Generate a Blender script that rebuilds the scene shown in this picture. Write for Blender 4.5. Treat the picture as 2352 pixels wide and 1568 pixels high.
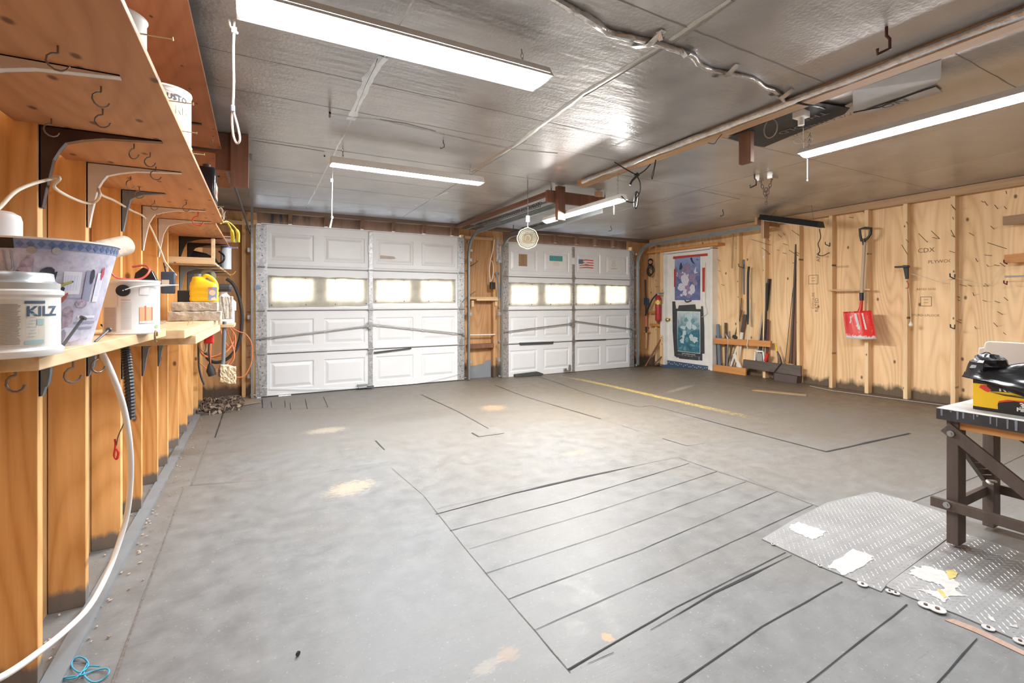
import bpy, math, random
from mathutils import Vector, Matrix, noise as mnoise
random.seed(7)
for o in list(bpy.data.objects): bpy.data.objects.remove(o)
SC = bpy.context.scene
COL = SC.collection
# ---------------------------------------------------------------- camera
EYE = 1.163; FPX = 1090.0; CX = 1176.0; HZ = 692.0
YAW = math.atan2(.4761, .8794); SN, CS = math.sin(YAW), math.cos(YAW)
cd = bpy.data.cameras.new('camera'); cam = bpy.data.objects.new('camera', cd); COL.objects.link(cam)
cam.location = (0, 0, EYE); cam.rotation_euler = (math.pi/2, 0, -YAW)
cd.sensor_width = 36; cd.lens = 36*FPX/2352; cd.shift_y = -(784-HZ)/2352; cd.clip_start = .02
SC.camera = cam
# ---------------------------------------------------------------- world, exposure
w = bpy.data.worlds.new('world'); SC.world = w; w.use_nodes = True
w.node_tree.nodes['Background'].inputs[0].default_value = (.8, .9, 1, 1)
w.node_tree.nodes['Background'].inputs[1].default_value = 1.0
SC.view_settings.view_transform = 'Standard'; SC.view_settings.look = 'None'
SC.view_settings.gamma = 1; SC.view_settings.use_curve_mapping = False
SC.view_settings.exposure = 2.26
LAMP = 1.0           # common factor on the lamps below
# ---------------------------------------------------------------- pixel -> place helpers
def ray(px, py):
    t = (px-CX)/FPX
    return Vector((CS*t+SN, -SN*t+CS, (HZ-py)/FPX))
def atD(px, py, d): return Vector((0, 0, EYE)) + ray(px, py)*d
def onX(px, py, X): r = ray(px, py); return Vector((0, 0, EYE)) + r*(X/r.x)
def onY(px, py, Y): r = ray(px, py); return Vector((0, 0, EYE)) + r*(Y/r.y)
def onZ(px, py, Z): r = ray(px, py); return Vector((0, 0, EYE)) + r*((Z-EYE)/r.z)
def ss(t): t = max(0, min(1, t)); return t*t*(3-2*t)
def fz(x, y): return .07*ss((x-3.6)/2.6)*ss((6.5-y)/1.6) - .02*ss((x-2.6)/2)*ss((y-5.6)/.8)
def onF(px, py, h=0.0):
    z = 0
    for i in range(6):
        p = onZ(px, py, z+h); z = fz(p.x, p.y)
    return p
def zc(y): return 2.30+.012*(6.5-y)
def onC(px, py, h=0.0):
    z = 2.33
    for i in range(6):
        p = onZ(px, py, z-h); z = zc(p.y)
    return p
# ---------------------------------------------------------------- materials
MATS = {}
def nt(name):
    m = bpy.data.materials.new(name); m.use_nodes = True
    t = m.node_tree; return m, t, t.nodes['Principled BSDF']
def N(t, kind, **kw):
    n = t.nodes.new(kind)
    for k, v in kw.items():
        if k in n.inputs.keys(): n.inputs[k].default_value = v
        else: setattr(n, k, v)
    return n
def L(t, a, b): t.links.new(a, b)
def mixc(t, fac, a, b):
    n = t.nodes.new('ShaderNodeMix'); n.data_type = 'RGBA'
    if hasattr(fac, 'links'): L(t, fac, n.inputs[0])
    else: n.inputs[0].default_value = fac
    for i, v in ((6, a), (7, b)):
        if hasattr(v, 'links'): L(t, v, n.inputs[i])
        else: n.inputs[i].default_value = (*v, 1) if len(v) == 3 else v
    return n.outputs[2]
def mth(t, op, a, b=None, c=None, clamp=False):
    n = t.nodes.new('ShaderNodeMath'); n.operation = op; n.use_clamp = clamp
    for i, v in enumerate((a, b, c)):
        if v is None: continue
        if hasattr(v, 'links'): L(t, v, n.inputs[i])
        else: n.inputs[i].default_value = v
    return n.outputs[0]
def srgb(r, g, b):
    f = lambda u: ((u/255+.055)/1.055)**2.4 if u > 10 else u/255/12.92
    return (f(r), f(g), f(b))
def rng(t, v, a, b, c=0., d=1.):
    n = t.nodes.new('ShaderNodeMapRange'); n.clamp = True
    L(t, v, n.inputs[0])
    for i, q in enumerate((a, b, c, d)): n.inputs[i+1].default_value = q
    return n.outputs[0]
def coords(t, scale=(1, 1, 1), rot=(0, 0, 0), loc=(0, 0, 0), src='Object'):
    tc = t.nodes.new('ShaderNodeTexCoord'); mp = t.nodes.new('ShaderNodeMapping')
    mp.inputs['Scale'].default_value = scale; mp.inputs['Rotation'].default_value = rot; mp.inputs['Location'].default_value = loc
    L(t, tc.outputs[src], mp.inputs[0]); return mp.outputs[0]
def noise_(t, vec, scale, detail=4, rough=.55, dist=0.):
    n = t.nodes.new('ShaderNodeTexNoise'); L(t, vec, n.inputs['Vector'])
    n.inputs['Scale'].default_value = scale; n.inputs['Detail'].default_value = detail
    n.inputs['Roughness'].default_value = rough; n.inputs['Distortion'].default_value = dist
    return n.outputs[0]
def bump(t, b, h, strength=.2, dist=.01):
    n = t.nodes.new('ShaderNodeBump'); n.inputs['Strength'].default_value = strength; n.inputs['Distance'].default_value = dist
    L(t, h, n.inputs['Height']); L(t, n.outputs[0], b.inputs['Normal'])
def pm(name, col, rough=.5, metal=0., var=.12, vs=6., bmp=0., bs=60., trans=0., coat=0.):
    if name in MATS: return MATS[name]
    m, t, b = nt(name); v = coords(t)
    n = noise_(t, v, vs, 5)
    a = tuple(min(1, c*(1+var)) for c in col); d = tuple(c*(1-var) for c in col)
    L(t, mixc(t, rng(t, n, .3, .7), d, a), b.inputs['Base Color'])
    b.inputs['Roughness'].default_value = rough; b.inputs['Metallic'].default_value = metal
    if trans: b.inputs['Transmission Weight'].default_value = trans
    if coat: b.inputs['Coat Weight'].default_value = coat
    if bmp: bump(t, b, noise_(t, v, bs, 4), bmp)
    MATS[name] = m; return m
def emi(name, col, s):
    m, t, b = nt(name); b.inputs['Base Color'].default_value = (*col, 1)
    b.inputs['Emission Color'].default_value = (*col, 1); b.inputs['Emission Strength'].default_value = s
    MATS[name] = m; return m
def wood(name, c1, c2, axis=2, sc=9., knots=.0, kcol=(.06, .025, .01), rough=.62, stain=None, top=None, grain=1.0, ks=3., fig=0., kf=None):
    """axis = grain direction. stain=(colour, z height, softness): dirt or old paint at the foot of the piece."""
    m, t, b = nt(name)
    s = [1., 1., 1.]; s[axis] = .07
    v = coords(t, tuple(s))
    n = noise_(t, v, sc, 7, .62, .6)
    n2 = noise_(t, v, sc*7, 3, .6)
    f = mth(t, 'ADD', mth(t, 'MULTIPLY', n, .75), mth(t, 'MULTIPLY', n2, .25*grain))
    big = noise_(t, coords(t), .9, 2)
    f = mth(t, 'ADD', f, mth(t, 'MULTIPLY', mth(t, 'SUBTRACT', big, .5), .25))
    if fig:
        s2 = [1., 1., 1.]; s2[axis] = .16
        wv = t.nodes.new('ShaderNodeTexNoise'); L(t, coords(t, tuple(s2)), wv.inputs['Vector']); wv.inputs['Scale'].default_value = 2.2; wv.inputs['Detail'].default_value = 1.5
        rings = mth(t, 'ABSOLUTE', mth(t, 'SINE', mth(t, 'MULTIPLY', wv.outputs[0], 70.)))
        f = mth(t, 'ADD', f, mth(t, 'MULTIPLY', mth(t, 'SUBTRACT', rings, .5), fig))
    c = mixc(t, rng(t, f, .33, .68), c1, c2)
    if knots:
        s3 = [1., 1., 1.]; s3[axis] = .6
        kv = coords(t, tuple(s3), loc=(.37, .71, .13)); vo = t.nodes.new('ShaderNodeTexVoronoi'); vo.inputs['Scale'].default_value = ks
        if kf is not None:      # kf = the axis square to the visible face: knots are laid out on that face
            vo.voronoi_dimensions = '2D'; sx_ = t.nodes.new('ShaderNodeSeparateXYZ'); L(t, kv, sx_.inputs[0]); cb_ = t.nodes.new('ShaderNodeCombineXYZ')
            u_, v_ = [q for q in (0, 1, 2) if q != kf]; L(t, sx_.outputs[u_], cb_.inputs[0]); L(t, sx_.outputs[v_], cb_.inputs[1])
            oi = t.nodes.new('ShaderNodeObjectInfo'); ad_ = t.nodes.new('ShaderNodeVectorMath'); ad_.operation = 'ADD'; L(t, cb_.outputs[0], ad_.inputs[0])
            L(t, mth(t, 'MULTIPLY', oi.outputs['Random'], 37.), ad_.inputs[1]); L(t, ad_.outputs[0], vo.inputs['Vector'])
        else: L(t, kv, vo.inputs['Vector'])
        k = rng(t, vo.outputs['Distance'], knots*.45, knots, 1, 0)
        c = mixc(t, mth(t, 'MULTIPLY', k, .85), c, kcol)
    if stain:
        geo = t.nodes.new('ShaderNodeNewGeometry'); sp = t.nodes.new('ShaderNodeSeparateXYZ'); L(t, geo.outputs['Position'], sp.inputs[0])
        ng = noise_(t, coords(t, (1, 1, .35)), stain[3] if len(stain) > 3 else 9., 5, .6)
        zz = mth(t, 'SUBTRACT', sp.outputs[2], mth(t, 'MULTIPLY', mth(t, 'SUBTRACT', ng, .5), stain[2]*3))
        c = mixc(t, rng(t, zz, stain[1]-stain[2]*.35, stain[1]+stain[2]*.35, .9, 0), c, stain[0])
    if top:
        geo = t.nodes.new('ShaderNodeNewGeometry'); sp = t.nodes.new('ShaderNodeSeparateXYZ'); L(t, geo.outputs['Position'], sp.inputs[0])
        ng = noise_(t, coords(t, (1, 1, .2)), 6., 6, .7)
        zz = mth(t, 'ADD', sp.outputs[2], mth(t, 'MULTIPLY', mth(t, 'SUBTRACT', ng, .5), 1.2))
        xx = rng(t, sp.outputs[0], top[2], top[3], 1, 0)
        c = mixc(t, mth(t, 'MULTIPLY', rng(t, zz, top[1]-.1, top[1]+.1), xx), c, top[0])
    L(t, c, b.inputs['Base Color']); b.inputs['Roughness'].default_value = rough
    bump(t, b, n2, .12, .004)
    MATS[name] = m; return m
# ---------------------------------------------------------------- mesh builder
class MB:
    def __init__(s): s.v = []; s.f = []; s.mi = []; s.cur = 0
    def m(s, i): s.cur = i; return s
    def add(s, vs, fs):
        o = len(s.v); s.v += [Vector(v) for v in vs]
        for f in fs: s.f.append([o+i for i in f]); s.mi.append(s.cur)
        return s
    def box(s, a, b):
        x0, y0, z0 = (min(a[i], b[i]) for i in range(3)); x1, y1, z1 = (max(a[i], b[i]) for i in range(3))
        return s.add([(x0,y0,z0),(x1,y0,z0),(x1,y1,z0),(x0,y1,z0),(x0,y0,z1),(x1,y0,z1),(x1,y1,z1),(x0,y1,z1)],
                     [(0,3,2,1),(4,5,6,7),(0,1,5,4),(1,2,6,5),(2,3,7,6),(3,0,4,7)])
    def cbox(s, c, d, rot=None):
        h = [q/2 for q in d]; vs = []
        for z in (-1, 1):
            for x, y in ((-1,-1),(1,-1),(1,1),(-1,1)):
                p = Vector((x*h[0], y*h[1], z*h[2]))
                if rot is not None: p = rot @ p
                vs.append(Vector(c)+p)
        return s.add(vs, [(0,3,2,1),(4,5,6,7),(0,1,5,4),(1,2,6,5),(2,3,7,6),(3,0,4,7)])
    def bar(s, p, q, w, d, up=(1, 0, 0)):
        """square-edged bar from p to q; w across, d along 'up'"""
        p = Vector(p); q = Vector(q); a = (q-p).normalized(); u = Vector(up); u = (u-a*u.dot(a))
        if u.length < 1e-4: u = Vector((0, 0, 1)); u = u-a*u.dot(a)
        u.normalize(); r = a.cross(u); vs = []
        for e in (p, q):
            for x, y in ((-1,-1),(1,-1),(1,1),(-1,1)): vs.append(e+r*(x*w/2)+u*(y*d/2))
        return s.add(vs, [(0,3,2,1),(4,5,6,7),(0,1,5,4),(1,2,6,5),(2,3,7,6),(3,0,4,7)])
    def tube(s, pts, r, n=8, closed=False, cap=True, flat=1.0, jit=0.):
        P = [Vector(p) for p in pts]; k = len(P); R = r if isinstance(r, (list, tuple)) else [r]*k
        vs = []; prev = None
        for i in range(k):
            if closed: a = P[(i+1) % k]-P[i-1]
            else: a = P[min(i+1, k-1)]-P[max(i-1, 0)]
            if a.length < 1e-9: a = Vector((0, 0, 1))
            a.normalize()
            if prev is None:
                u = a.orthogonal().normalized()
            else:
                u = prev-a*prev.dot(a)
                u = u.normalized() if u.length > 1e-6 else a.orthogonal().normalized()
            prev = u; w_ = a.cross(u)
            for j in range(n):
                th = 2*math.pi*j/n; rr = R[i]*(1+(random.uniform(-jit, jit) if jit else 0))
                vs.append(P[i]+u*(math.cos(th)*rr)+w_*(math.sin(th)*rr*flat))
        fs = []
        for i in range(k if closed else k-1):
            i2 = (i+1) % k
            for j in range(n): fs.append((i*n+j, i*n+(j+1) % n, i2*n+(j+1) % n, i2*n+j))
        if cap and not closed: fs.append(tuple(range(n))[::-1]); fs.append(tuple((k-1)*n+j for j in range(n)))
        return s.add(vs, fs)
    def cyl(s, p, q, r, n=16, r2=None): return s.tube([p, q], [r, r if r2 is None else r2], n)
    def lathe(s, c, prof, n=32, axis=(0, 0, 1), a0=0, a1=2*math.pi, cap=True):
        ax = Vector(axis).normalized(); u = Vector((1, 0, 0)) if abs(ax.z) > .9 else ax.orthogonal().normalized(); w_ = ax.cross(u)
        full = abs(a1-a0-2*math.pi) < 1e-5; m_ = n if full else n+1; vs = []
        for r, h in prof:
            for j in range(m_):
                th = a0+(a1-a0)*j/n; vs.append(Vector(c)+ax*h+(u*math.cos(th)+w_*math.sin(th))*r)
        fs = []
        for i in range(len(prof)-1):
            for j in range(n if full else n):
                j2 = (j+1) % m_
                fs.append((i*m_+j, i*m_+j2, (i+1)*m_+j2, (i+1)*m_+j))
        if cap and full:
            if prof[0][0] > 1e-5: fs.append(tuple(range(m_))[::-1])
            if prof[-1][0] > 1e-5: fs.append(tuple((len(prof)-1)*m_+j for j in range(m_)))
        return s.add(vs, fs)
    def prism(s, poly, off):
        n = len(poly); o = Vector(off); P = [Vector(p) for p in poly]
        return s.add(P+[p+o for p in P], [tuple(range(n))[::-1], tuple(range(n, 2*n))]+[(i, (i+1) % n, n+(i+1) % n, n+i) for i in range(n)])
    def sheet(s, fn, nu, nv):
        vs = [fn(i/nu, j/nv) for j in range(nv+1) for i in range(nu+1)]
        return s.add(vs, [(j*(nu+1)+i, j*(nu+1)+i+1, (j+1)*(nu+1)+i+1, (j+1)*(nu+1)+i) for j in range(nv) for i in range(nu)])
    def text(s, txt, size, fn, align='CENTER', bold=0.):
        cu = bpy.data.curves.new('t', 'FONT'); cu.body = txt; cu.size = size; cu.align_x = align; cu.align_y = 'CENTER'; cu.resolution_u = 2; cu.offset = bold
        ob = bpy.data.objects.new('t', cu); me = bpy.data.meshes.new_from_object(ob)
        s.add([fn(v.co.x, v.co.y) for v in me.vertices], [tuple(p.vertices) for p in me.polygons])
        bpy.data.objects.remove(ob); bpy.data.curves.remove(cu); bpy.data.meshes.remove(me)
        return s
    def chain(s, p, q, link=.024, r=.0018, w_=.007):
        p = Vector(p); q = Vector(q); n = max(2, int((q-p).length/(link*.78))); a = (q-p).normalized(); u = a.orthogonal().normalized()
        for i in range(n):
            c = p.lerp(q, (i+.5)/n); uu = u if i % 2 else a.cross(u)
            pts = [c+a*(link/2*math.cos(th))+uu*(w_*math.sin(th)) for th in [k*math.pi/4 for k in range(8)]]
            s.tube(pts, r, 5, closed=True)
        return s
    def build(s, name, mat, parent=None, smooth=None, bev=0., sub=0, thick=0.):
        me = bpy.data.meshes.new(name)
        if parent is not None: off = WL[parent.name]
        else:
            xs = [v.x for v in s.v]; ys = [v.y for v in s.v]; zs = [v.z for v in s.v]
            off = Vector(((min(xs)+max(xs))/2, (min(ys)+max(ys))/2, min(zs)))
            if name.split('_')[0] in ('wall', 'floor', 'ceiling', 'door', 'trim'): off = Vector((0, 0, 0))
        me.from_pydata([v-off for v in s.v], [], s.f)
        ms = mat if isinstance(mat, (list, tuple)) else [mat]
        for q in ms: me.materials.append(q)
        if len(ms) > 1: me.polygons.foreach_set('material_index', s.mi)
        me.update()
        if smooth is not None:
            me.shade_smooth(); me.set_sharp_from_angle(angle=math.radians(smooth))
        o = bpy.data.objects.new(name, me); COL.objects.link(o)
        if parent is not None: o.parent = parent; WL[o.name] = off.copy()
        else: o.location = off; WL[o.name] = off.copy()
        if thick: md = o.modifiers.new('s', 'SOLIDIFY'); md.thickness = thick; md.offset = 0
        if bev: md = o.modifiers.new('b', 'BEVEL'); md.width = bev; md.segments = 2; md.limit_method = 'ANGLE'; md.angle_limit = .7
        if sub: md = o.modifiers.new('u', 'SUBSURF'); md.levels = sub; md.render_levels = sub
        return o
WL = {}
def tag(o, label=None, cat=None, group=None, kind=None):
    if label: o['label'] = label
    if cat: o['category'] = cat
    if group: o['group'] = group
    if kind: o['kind'] = kind
    return o
def T(name, label, cat, loc, group=None):
    o = bpy.data.objects.new(name, None); COL.objects.link(o); o.location = loc; o.empty_display_size = .05
    WL[o.name] = Vector(loc); return tag(o, label, cat, group)
def lab(o, s): o['label'] = s; return o
def spl(pts, n=6):
    """smooth curve through points (Catmull-Rom)"""
    P = [Vector(p) for p in pts]; P = [P[0]*2-P[1]]+P+[P[-1]*2-P[-2]]; out = []
    for i in range(1, len(P)-2):
        a, b_, c_, d = P[i-1:i+3]
        for k in range(n):
            t = k/n
            out.append(.5*((2*b_)+(c_-a)*t+(2*a-5*b_+4*c_-d)*t*t+(3*b_-a-3*c_+d)*t**3))
    out.append(P[-2]); return out
# ================================================================ MATERIALS
foil, t, b = nt('foil_board')
v = coords(t); n1 = noise_(t, v, 55, 2, .5); n2 = noise_(t, v, 3, 2, .5); n3 = noise_(t, coords(t, (1, 5, 1)), 5, 1); n1 = mth(t, 'MULTIPLY', n1, 1.8)
L(t, mixc(t, rng(t, n2, .3, .7), (.42, .42, .425), (.54, .54, .545)), b.inputs['Base Color'])
b.inputs['Metallic'].default_value = .6
L(t, rng(t, n2, .3, .7, .28, .40), b.inputs['Roughness'])
bump(t, b, mth(t, 'ADD', n1, mth(t, 'ADD', mth(t, 'MULTIPLY', n2, 5.), mth(t, 'MULTIPLY', n3, 4.))), .22, .004)
foil_tape = pm('foil_tape', (.62, .61, .6), .28, .85, .15, 30, .5, 40)
foil_seam = pm('foil_seam', (.24, .23, .22), .5, .4)
foil_ridge = pm('foil_ridge', (.6, .6, .6), .25, .9, .1, 30)
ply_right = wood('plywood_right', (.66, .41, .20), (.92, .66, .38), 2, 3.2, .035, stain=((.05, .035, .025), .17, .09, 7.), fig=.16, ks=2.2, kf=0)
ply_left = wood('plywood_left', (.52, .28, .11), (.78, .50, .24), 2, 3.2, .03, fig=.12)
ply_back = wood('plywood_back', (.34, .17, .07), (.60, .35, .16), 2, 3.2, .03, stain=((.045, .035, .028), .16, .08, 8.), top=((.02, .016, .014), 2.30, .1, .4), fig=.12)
stud_l = wood('stud_left', (.60, .29, .085), (.90, .55, .23), 2, 7., .07, stain=((.13, .145, .16), .07, .035, 12.), ks=4.5, kf=1, kcol=(.10, .035, .01), fig=.14)
stud_r = wood('stud_right', (.66, .43, .22), (.90, .68, .41), 2, 8., .06, stain=((.10, .08, .06), .04, .04), ks=6., kf=0)
stud_b = wood('stud_back_shaded', (.13, .07, .04), (.25, .14, .08), 2, 8., .04, ks=5.)  # darkened for the shade above the garage doors
plate_m = wood('top_plate', (.36, .21, .11), (.58, .38, .21), 1, 8., .05, ks=5.)
plate_x = wood('header_plate_shaded', (.12, .075, .05), (.20, .135, .09), 0, 8., .04, ks=5.)  # dark tone includes the shade over the doors
redply = wood('red_plywood', (.28, .105, .045), (.44, .19, .09), 1, 5., .05, ks=6., fig=.12, kf=2)
ply_shelf = wood('shelf_plywood', (.40, .165, .065), (.60, .30, .135), 1, 5., .085, ks=7., kcol=(.09, .03, .012), fig=.10, kf=2)
pine = wood('pine_board', (.50, .32, .16), (.76, .56, .34), 1, 7., .04, ks=6., fig=.12)
pine_x = wood('pine_cross', (.50, .32, .16), (.74, .54, .32), 0, 7., .04, ks=6.)
orange_x = wood('orange_board', (.52, .21, .06), (.72, .36, .13), 1, 7., .05, ks=4.)
grey_board = wood('weathered_board', (.075, .06, .052), (.17, .14, .12), 1, 12., .03, ks=4.)
brownwood = wood('dark_red_wood', (.13, .055, .03), (.24, .11, .065), 2, 8., .03)
brownwood_y = wood('dark_red_wood_y', (.13, .055, .03), (.24, .11, .065), 1, 8., .03)
bench_m = wood('bench_brown', (.085, .06, .05), (.13, .10, .085), 2, 10., .02)
endgrain = wood('end_grain', (.40, .25, .12), (.64, .44, .25), 2, 14., 0)
white_door = pm('door_white', (.75, .77, .79), .35, 0, .03, 3, .08, 120)
white_p = pm('white_paint', (.80, .79, .76), .5, 0, .06, 8)
plastic_w = pm('white_plastic', (.80, .79, .77), .4, 0, .04)
cream = pm('cream', (.72, .66, .54), .55, 0, .08)
offw = pm('off_white_metal', (.72, .68, .64), .35, 0, .04)
galv, t, b = nt('galvanised'); v = coords(t)
vo = t.nodes.new('ShaderNodeTexVoronoi'); L(t, v, vo.inputs['Vector']); vo.inputs['Scale'].default_value = 60
L(t, mixc(t, rng(t, vo.outputs['Color'], .2, .8), (.40, .41, .42), (.60, .61, .62)), b.inputs['Base Color']); b.inputs['Metallic'].default_value = .75; b.inputs['Roughness'].default_value = .42
steel = pm('steel', (.42, .43, .44), .38, .85, .15)
dsteel = pm('dark_steel', (.13, .14, .15), .42, .6, .2)
bluegrey = pm('blue_grey_metal', (.20, .25, .31), .45, .3, .1)
brownm = pm('brown_metal', (.055, .030, .030), .3, .2, .1)
chrome = pm('chrome', (.7, .7, .7), .18, 1, .05)
brass = pm('brass', (.62, .45, .18), .25, 1, .1)
brassn = pm('brass_nail', (.70, .58, .34), .35, .7, .1)
rusty = pm('rusty_steel', (.16, .11, .08), .6, .5, .3, 20)
black = pm('black_plastic', (.02, .02, .022), .4, 0, .2)
blackg = pm('black_gloss', (.015, .015, .018), .22, 0, .2)
rubber = pm('black_rubber', (.03, .03, .032), .6, 0, .2)
red = pm('red_paint', (.62, .03, .025), .35, 0, .12)
redvinyl = pm('red_vinyl', (.62, .10, .07), .4)
redtape = pm('red_tape', (.48, .055, .045), .5)
pink = pm('pink_grip', (.80, .22, .20), .5)
blue = pm('blue_plastic', (.03, .18, .5), .4)
navy = pm('navy', (.05, .09, .16), .6)
yellow = pm('yellow_plastic', (.90, .56, .02), .35, 0, .05)
orange = pm('orange_cord', (.72, .24, .10), .5)
conc = pm('concrete', (.48, .44, .38), .9, 0, .3, 25, .6, 60)
grey_p = pm('grey_paint', (.20, .22, .24), .55, 0, .1)
tapedark = pm('dark_tape', (.05, .055, .06), .5, 0, .2)
clear = pm('clear_plastic', (.62, .62, .60), .3, 0, .1)
paper = pm('paper', (.80, .79, .75), .7, 0, .05)
ink = pm('ink', (.06, .06, .07), .7)
kraft = pm('kraft', (.36, .24, .13), .8, 0, .1)
grate = pm('bristle', (.74, .62, .42), .9, 0, .3, 80, .8, 120)
lamp_m = emi('lamp_lens', (.93, .965, 1), 14*LAMP); lamp_far = emi('lamp_lens_far', (.93, .965, 1), 56*LAMP); lamp_warm = emi('lamp_lens_warm', (1, .965, .92), 85*LAMP); lamp_right = emi('lamp_lens_right', (.95, .97, 1), 23*LAMP); lamp_fill = emi('lamp_lens_fill', (.95, .97, 1), 8*LAMP)
pane_m = emi('daylight_pane', (1, .955, .85), .50)
cover_m, t, b = nt('translucent_sheet'); v = coords(t)
tr = t.nodes.new('ShaderNodeBsdfTranslucent'); mx = t.nodes.new('ShaderNodeMixShader'); df = t.nodes.new('ShaderNodeBsdfDiffuse')
cc = mixc(t, rng(t, noise_(t, v, 7, 5), .35, .7), (.60, .57, .50), (.82, .80, .74))
L(t, cc, tr.inputs[0]); L(t, cc, df.inputs[0]); mx.inputs[0].default_value = .62
L(t, df.outputs[0], mx.inputs[1]); L(t, tr.outputs[0], mx.inputs[2]); L(t, mx.outputs[0], t.nodes['Material Output'].inputs[0])
MATS['cover'] = cover_m
# ---- floor paint with wear
floor_m, t, b = nt('floor_paint'); v = coords(t)
geo = t.nodes.new('ShaderNodeNewGeometry'); sp = t.nodes.new('ShaderNodeSeparateXYZ'); L(t, geo.outputs['Position'], sp.inputs[0])
X_, Y_ = sp.outputs[0], sp.outputs[1]
nA = noise_(t, v, 1.1, 6, .6); nB = noise_(t, v, 9, 6, .65); nC = noise_(t, coords(t, (1, 8, 1), rot=(0, 0, .5)), 6, 5, .7)
base = mixc(t, rng(t, nB, .32, .68), (.148, .151, .152), (.212, .215, .215))
dirt = mth(t, 'ADD', mth(t, 'MULTIPLY', rng(t, X_, 0., 6.0), .85), mth(t, 'MULTIPLY', rng(t, Y_, .8, 5.5), .85))
dirt = mth(t, 'ADD', dirt, mth(t, 'MULTIPLY', mth(t, 'SUBTRACT', nA, .5), 1.0))
base = mixc(t, rng(t, dirt, .3, 1.3, 0, 1), base, (.160, .134, .103))
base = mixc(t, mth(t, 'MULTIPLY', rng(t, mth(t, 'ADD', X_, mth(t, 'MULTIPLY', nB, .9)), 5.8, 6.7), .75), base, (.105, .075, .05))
base = mixc(t, mth(t, 'MULTIPLY', rng(t, nC, .62, .78), .35), base, (.40, .38, .35))
base = mixc(t, mth(t, 'MULTIPLY', rng(t, nC, .42, .28), .4), base, (.11, .11, .11))
nD = noise_(t, v, 75, 2, .6)
base = mixc(t, mth(t, 'MULTIPLY', rng(t, nD, .66, .72), .5), base, (.42, .40, .37)); base = mixc(t, mth(t, 'MULTIPLY', rng(t, nD, .33, .28), .5), base, (.09, .085, .08))
nP = noise_(t, coords(t, (1, 3.5, 1)), 22, 4, .7)
def patch(c, p, rx, ry, ang, col, amt=.85, edge=.5, nz=None):
    ce = t.nodes.new('ShaderNodeVectorMath'); ce.operation = 'SUBTRACT'; L(t, geo.outputs['Position'], ce.inputs[0]); ce.inputs[1].default_value = (p.x, p.y, 0)
    ro = t.nodes.new('ShaderNodeVectorRotate'); ro.rotation_type = 'Z_AXIS'; L(t, ce.outputs[0], ro.inputs['Vector']); ro.inputs['Angle'].default_value = -ang
    s_ = t.nodes.new('ShaderNodeSeparateXYZ'); L(t, ro.outputs[0], s_.inputs[0])
    ax = mth(t, 'DIVIDE', mth(t, 'ABSOLUTE', s_.outputs[0]), rx); ay = mth(t, 'DIVIDE', mth(t, 'ABSOLUTE', s_.outputs[1]), ry)
    d = mth(t, 'MAXIMUM', ax, ay) if edge < .3 else mth(t, 'SQRT', mth(t, 'ADD', mth(t, 'MULTIPLY', ax, ax), mth(t, 'MULTIPLY', ay, ay)))
    d = mth(t, 'ADD', d, mth(t, 'MULTIPLY', mth(t, 'SUBTRACT', nP if nz is None else nz, .5), 3.0))
    return mixc(t, mth(t, 'MULTIPLY', rng(t, d, .62, .95, 1, 0), amt), c, col)
base = patch(base, onF(750, 988), .19, .11, 0, (.38, .33, .25), .7)
base = patch(base, onF(805, 1120), .17, .12, .4, (.40, .33, .24), .7)
base = patch(base, onF(1133, 936), .15, .15, 0, (.46, .29, .17), .5)
base = patch(base, onF(1165, 1500), .045, .04, .3, (.40, .28, .2), .5)
base = patch(base, onF(1120, 1530), .06, .03, .3, (.42, .36, .29), .4)
base = patch(base, onF(1395, 1463), .02, .03, .3, (.62, .30, .14), .7)
base = patch(base, onF(1320, 1040), .14, .06, 0, (.36, .26, .18), .3)
base = patch(base, onF(1565, 892), .35, .06, .2, (.40, .33, .26), .4)
base = patch(base, onF(955, 955), .5, .25, 0, (.10, .085, .07), .3)
ya, yb = onF(1300, 866), onF(1695, 952); yd = yb-ya
base = patch(base, (ya+yb)/2, yd.length/2*1.05, .055, math.atan2(yd.y, yd.x), (.66, .48, .12), rng(t, noise_(t, coords(t, (1, 3, 1), rot=(0, 0, .6)), 26, 5, .75), .42, .56, .15, .85), .1, noise_(t, coords(t, (1, 4, 1)), 20, 5, .8))
L(t, base, b.inputs['Base Color']); L(t, rng(t, nB, .3, .7, .42, .6), b.inputs['Roughness'])
bump(t, b, mth(t, 'ADD', nC, mth(t, 'MULTIPLY', nB, .6)), .16, .006)
seam_m = pm('floor_gap', (.03, .03, .03), .9, 0, .2, 20)
seam_g = pm('floor_gap_dusty', (.15, .135, .12), .9, 0, .4, 60)
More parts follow.
